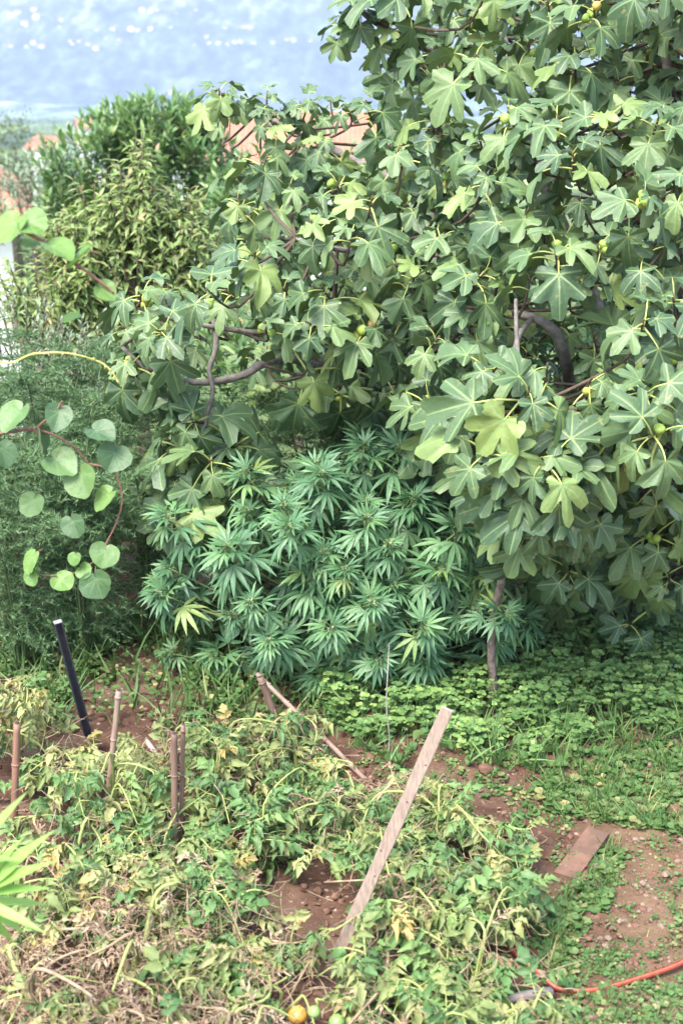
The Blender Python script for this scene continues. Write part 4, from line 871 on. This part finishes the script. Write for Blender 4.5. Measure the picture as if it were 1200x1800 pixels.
# weathered plank
f = G(580, 1705); f[2] = float(terrain(f[0], f[1])); tp = P(786, 1246, f[1] + .12); d = nrm(tp - f); L = np.linalg.norm(tp - f); B = frame(d, (-.25, -1, .25)); pk = thing('plank_stake', f, 'weathered wooden plank stake leaning right out of the tomatoes', 'plank')
n = 14; V = []; T = []; hw, ht = .0195, .010
for i in range(n + 1):
    y = -.1 + (L + .1) * i / n
    for x, z in ((-hw, -ht), (hw, -ht), (hw, ht - .0015), (hw - .002, ht), (-hw + .002, ht), (-hw, ht - .0015)): V.append((x + .0012 * math.sin(i * 1.7) * (1 if x > 0 else -1), y, z))
for i in range(n):
    for j in range(6): p, q = 6 * i + j, 6 * i + (j + 1) % 6; T += [(p, p + 6, q + 6), (p, q + 6, q)]
e = 6 * n; T += [(e, e + k + 1, e + k) for k in range(1, 5)]; g = Geo(); g.add(np.array(V) @ B.T + f, T, None, [0] * (n * 12) + [1] * 4); bd = part('board', flat(g.mesh('board', [MAT['plank'], MAT['plank_end']])), pk)
for s, x in ((.38, .006), (.47, -.008), (.66, .004), (.80, .010)):
    g = Geo(); c = f + B @ np.array([x, s * L, ht]); rock(g, c, (.0035, .0035, .0022), int(s * 100)); part('knot', g.mesh('knot', MAT['hollow_knot_dark']), bd)
# prop pole under the fig, thin wire, sticks
f = G(868, 1245); f[2] = float(terrain(f[0], f[1])); g = Geo(); tube(g, smooth_path([f + (0, 0, -.1), f + (0, 0, .05), P(863, 1150, f[1]), P(868, 1080, f[1]), P(884, 1010, f[1] - .05), P(905, 950, f[1] - .12), P(935, 850, f[1] - .3), P(955, 800, 5.1)], 9), .019, .014, 10, jitter=.17)
single('prop_pole', g.mesh('prop_pole', MAT['bark_pole']), 'crooked bark-covered pole propping up the fig branches', 'pole')
f = G(680, 1340); f[2] = float(terrain(f[0], f[1])); g = Geo(); tube(g, smooth_path([f + (0, 0, -.03), P(684, 1300, f[1]), P(679, 1240, f[1] + .03), P(682, 1165, f[1] + .1), P(684, 1130, f[1] + .3)], 5), .0030, .0026, 5, jitter=.15); single('thin_cane', g.mesh('thin_cane', MAT['wire']), 'thin pale grey cane rising straight into the cannabis', 'cane')
# half-buried board on the path
f0, f1 = G(1050, 1470, .008), G(992, 1550, -.014); d = nrm(f1 - f0); B = frame(d, (0, 0, 1)); g = Geo(); boxgeo(g, (-.042, 0, -.010), (.042, np.linalg.norm(f1 - f0), .014), 0, B, f0 + (0, 0, .012)); single('path_board', flat(g.mesh('path_board', MAT['board'])), 'half-buried reddish wooden board lying beside the path', 'board')
# grey stick and hose
def gz(px, py, z):
    p = G(px, py, z); p[2] = float(terrain(p[0], p[1])) + z; return p
g = Geo(); tube(g, smooth_path([gz(968, 1738, .05), gz(900, 1760, .045), gz(820, 1790, .03)], 4), .0145, .0135, 8, jitter=.06); single('garden_stick', g.mesh('garden_stick', MAT['greystick']), 'pale grey stick lying across the hose at the bed edge', 'stick')
hp = smooth_path([gz(1330, 1600, .014), gz(1260, 1655, .014), gz(1200, 1690, .016), gz(1130, 1718, .016), gz(1050, 1736, .014), gz(985, 1735, .014), gz(945, 1712, .016), gz(915, 1685, .03), gz(885, 1660, .035), gz(800, 1620, .014)], 8)
hose = thing('garden_hose', hp[len(hp) // 2] * (1, 1, 0), 'orange-red garden hose curving across the path into the tomatoes', 'hose'); g = Geo(); tube(g, hp, .0088, .0088, 10); ht_ = part('tube', g.mesh('tube', MAT['hose']), hose)
g = Geo(); tube(g, hp + np.array([0, -.0028, .0066]), .0026, .0026, 5); part('stripe', g.mesh('stripe', MAT['hose_stripe']), ht_)
# dark can by the fig foot
c0 = gz(1165, 1195, .035); ct = thing('drink_can', c0 - (0, 0, .03), 'dark dented can lying under the fig leaves', 'can'); g = Geo(); ax = nrm((.35, .5, .75)); tube(g, [c0 - ax * .06, c0 - ax * .055, c0 + ax * .05, c0 + ax * .062], 1, 1, 14, radii=[.027, .033, .033, .026]); cb = part('body', g.mesh('body', MAT['can']), ct)
g = Geo(); tube(g, [c0 + ax * .0625, c0 + ax * .0655], .0255, .0255, 14); part('rim', g.mesh('rim', MAT['can_top']), cb)

# ------------------------------------------------------------------ stones and clods
ST = [(1130, 1552, 14), (1150, 1582, 13), (1168, 1538, 18), (1180, 1550, 10), (1138, 1562, 10), (1122, 1605, 8), (1141, 1600, 10), (1105, 1590, 9), (1090, 1617, 14), (1076, 1617, 7), (1178, 1617, 9), (1183, 1635, 9), (1120, 1624, 7), (1063, 1660, 10), (1143, 1352, 16), (1136, 1314, 13), (1085, 1328, 9), (953, 1358, 9), (1068, 1320, 12), (1175, 1680, 9), (1063, 1798, 9), (1038, 1788, 12), (1187, 1603, 9), (1096, 1548, 8), (1160, 1520, 8)]
stm = []
for i in range(6):
    g = Geo(); rock(g, (0, 0, 0), (1, .8, .6), 50 + i); stm.append(flat(g.mesh('stone', MAT['stone'])))
def scatter_stone(px, py, w, me, label, cat, group, name):
    p = G(px, py); p[2] = float(terrain(p[0], p[1])); s = w * 4.7 / FPX / 2 * 1.1; o = single(name, me, label, cat, group, loc=p + (0, 0, s * .3)); o.scale = (s * U(.9, 1.2), s * U(.9, 1.2), s); o.rotation_euler = (U(-.3, .3), U(-.3, .3), U(0, 6.28))
for k, (px, py, w) in enumerate(ST):
    up_ = py < 1400
    scatter_stone(px, py, w, stm[k % 6], 'pale stone on bare earth below the clover' if up_ else 'pale pinkish stone bedded in the earth path', 'stone', 'stones below the clover' if up_ else 'stones on the path', 'stone')
for i in range(3):
    g = Geo(); rock(g, (0, 0, 0), (1, .9, .7), 80 + i); stm[i] = g.mesh('clod', MAT['clod'])
for px, py, w in [(853, 1358, 32), (650, 1345, 26), (636, 1362, 18), (560, 1570, 16), (590, 1580, 18), (610, 1560, 14), (535, 1560, 14), (575, 1600, 14), (520, 1725, 18), (545, 1735, 16), (505, 1745, 14), (180, 1270, 16), (160, 1262, 14), (205, 1275, 14), (825, 1375, 18), (880, 1365, 16)]:
    scatter_stone(px, py, w, stm[int(w) % 3], 'crumbly red soil clod on bare ground in the bed', 'clod', 'soil clods in the bed', 'soil_clod')

# ------------------------------------------------------------------ ground cover
g = Geo()
for k in range(4600):
    px, py = (U(980, 1240), U(1290, 1840)) if k % 2 else (U(-80, 960), U(1190, 1850))
    p = G(px, py); p[2] = float(terrain(p[0], p[1])); q = random.random() ** 3 * .011 + .003
    rock(g, p, (q * U(.8, 1.3), q * U(.8, 1.3), q * .7), k, 0 if random.random() < .8 else 1)
single('soil_crumbs', g.mesh('soil_crumbs', [MAT['clod'], MAT['stone']]), 'loose red soil crumbs and grit strewn over the ground', 'soil', kind='stuff')
g = Geo(); lt = [leaflet(1, .5, [.3, .9, 1, .6], U(.1, .6), U(.0, .4), U(-.6, .6), wav=.06).tpl() for _ in range(6)]
for k in range(2200):
    px, py = U(-80, 1240), U(1130, 1850)
    if px > 980 and py > 1330 and random.random() < .75: continue
    p = G(px, py); p[2] = float(terrain(p[0], p[1])) + .006
    a = U(0, 6.28); g.put(random.choice(lt), frame(np.array([math.cos(a), math.sin(a), U(-.1, .3)]), nrm((U(-.4, .4), U(-.4, .4), 1))), p, U(.012, .036))
single('leaf_litter', g.mesh('leaf_litter', MAT['litter']), 'dry brown fallen leaves littering the soil', 'litter', kind='stuff')
blade = [leaflet(1, .07, [1, .9, .6], .3, d).tpl() for d in (.1, .4, .8)]
CLOV = [(560, 1245), (640, 1200), (760, 1190), (850, 1200), (950, 1165), (1030, 1135), (1260, 1120), (1260, 1290), (1150, 1300), (1060, 1310), (990, 1335), (920, 1360), (860, 1345), (800, 1335), (760, 1300), (700, 1340), (630, 1315)]
g = Geo(); gl = leaflet(1, 1.05, [.15, .7, 1.05, .85], .25, .12).tpl()
for _ in range(8500):
    px, py = U(540, 1260), U(1120, 1360)
    if not inside(CLOV, px, py) or hash_noise(px * .02, py * .035, 1.0) + .5 * hash_noise(px * .06, py * .1, 1.0) < -.4 + max(0, (py - 1265) / 140): continue
    p = G(px, py); z0 = float(terrain(p[0], p[1])); h = U(.04, .17) * (1.0 if py < 1290 else .6); c = np.array([p[0], p[1], z0 + h]); lean = nrm(np.array([U(-.4, .4), U(-.6, .1), 1])); az = U(0, 6.28); s = U(.011, .024) * (1.5 if random.random() < .12 else 1); tt = U(0, 1)
    if random.random() < .35: tube(g, [c - lean * h, c], .0013, .001, 3, tint=tt)
    Bf = frame(np.array([math.cos(az), math.sin(az), 0]), lean)
    for k in range(3):
        a = az + k * 2.094; g.put(gl, frame(np.array([math.cos(a), math.sin(a), U(-.15, .25)]), lean), c, s, tt)
for _ in range(900):
    px, py = U(540, 1260), U(1120, 1375)
    if not inside(CLOV, px, py - 14): continue
    p = G(px, py); p[2] = float(terrain(p[0], p[1])); tt = U(0, 1)
    for k in range(4): g.put(blade[k % 3] if px > 1000 or k else gl, frame(nrm(np.array([U(-.9, .9), U(-.9, .9), 1])), nrm(rv())), p + np.array([0, 0, .02]), U(.04, .15) if px > 1000 or k else .04, tt)
single('clover_patch', g.mesh('clover_patch', MAT['clover']), 'bright green three-leaved clover covering the ground under the fig', 'clover', kind='stuff')
PATCH = [([(990, 1330), (1210, 1300), (1260, 1480), (1120, 1460), (1000, 1440), (930, 1400)], 2200, .035, .11), ([(1060, 1480), (1100, 1500), (1060, 1620), (990, 1640), (960, 1600), (1040, 1540)], 900, .03, .10), ([(930, 1620), (1000, 1640), (1010, 1760), (960, 1700)], 500, .03, .09),
         ([(1000, 1680), (1110, 1650), (1130, 1710), (1010, 1730)], 330, .02, .05), ([(1010, 1750), (1250, 1720), (1260, 1850), (1000, 1850)], 900, .02, .06), ([(1170, 1540), (1260, 1520), (1260, 1690), (1180, 1660)], 160, .02, .06), ([(960, 1300), (1260, 1290), (1260, 1850), (980, 1850)], 1500, .012, .045), ([(860, 1380), (990, 1370), (1000, 1470), (940, 1440)], 350, .02, .06), ([(600, 1290), (820, 1310), (960, 1340), (960, 1400), (760, 1400), (640, 1370)], 600, .02, .07), ([(620, 1540), (940, 1440), (960, 1800), (600, 1850)], 700, .03, .09)]
g = Geo()
for poly, n, h0, h1 in PATCH:
    xs = [p[0] for p in poly]; yy = [p[1] for p in poly]
    for _ in range(n):
        px, py = U(min(xs), max(xs)), U(min(yy), max(yy))
        if not inside(poly, px, py) or hash_noise(px * .03, py * .04, 1.3) < -.3: continue
        p = G(px, py); p[2] = float(terrain(p[0], p[1])); h = U(h0, h1); tt = U(0, 1)
        if random.random() < .5:
            for k in range(3): g.put(blade[k], frame(nrm(np.array([U(-.8, .8), U(-.8, .8), 1])), nrm(rv())), p, h * U(.6, 1.1), tt)
        else:
            for k in range(5): a = U(0, 6.28); g.put(gl, frame(np.array([math.cos(a), math.sin(a), U(.1, .7)]), (0, -.2, 1)), p + np.array([U(-.02, .02), U(-.02, .02), h * .3 * random.random()]), h * U(.2, .36), tt)
single('path_weeds', g.mesh('path_weeds', MAT['grass']), 'low green weeds and grass scattered over the reddish path', 'weeds', kind='stuff')
g = Geo()
for k_ in range(6000):
    px, py = (U(-60, 640), U(1080, 1290)) if k_ < 4200 else (U(620, 1260), U(1000, 1150))
    if py > 1200 + 60 * math.sin(px * .02) and random.random() < .6: continue
    if 130 < px < 300 and py > 1205 and random.random() < .6: continue
    p = G(px, py); p[2] = float(terrain(p[0], p[1]))
    if random.random() < .55: g.put(random.choice(blade), frame(nrm(np.array([U(-.6, .6), U(-.6, .6), 1])), nrm(rv())), p, U(.06, .22))
    else:
        for k in range(4): a = U(0, 6.28); g.put(gl, frame(np.array([math.cos(a), math.sin(a), U(.1, .7)]), (0, -.2, 1)), p + np.array([U(-.03, .03), U(-.03, .03), U(.01, .08)]), U(.014, .03))
single('shade_grass', g.mesh('shade_grass', MAT['grass']), 'dark grass and weeds in the shade behind the black post', 'grass', kind='stuff')
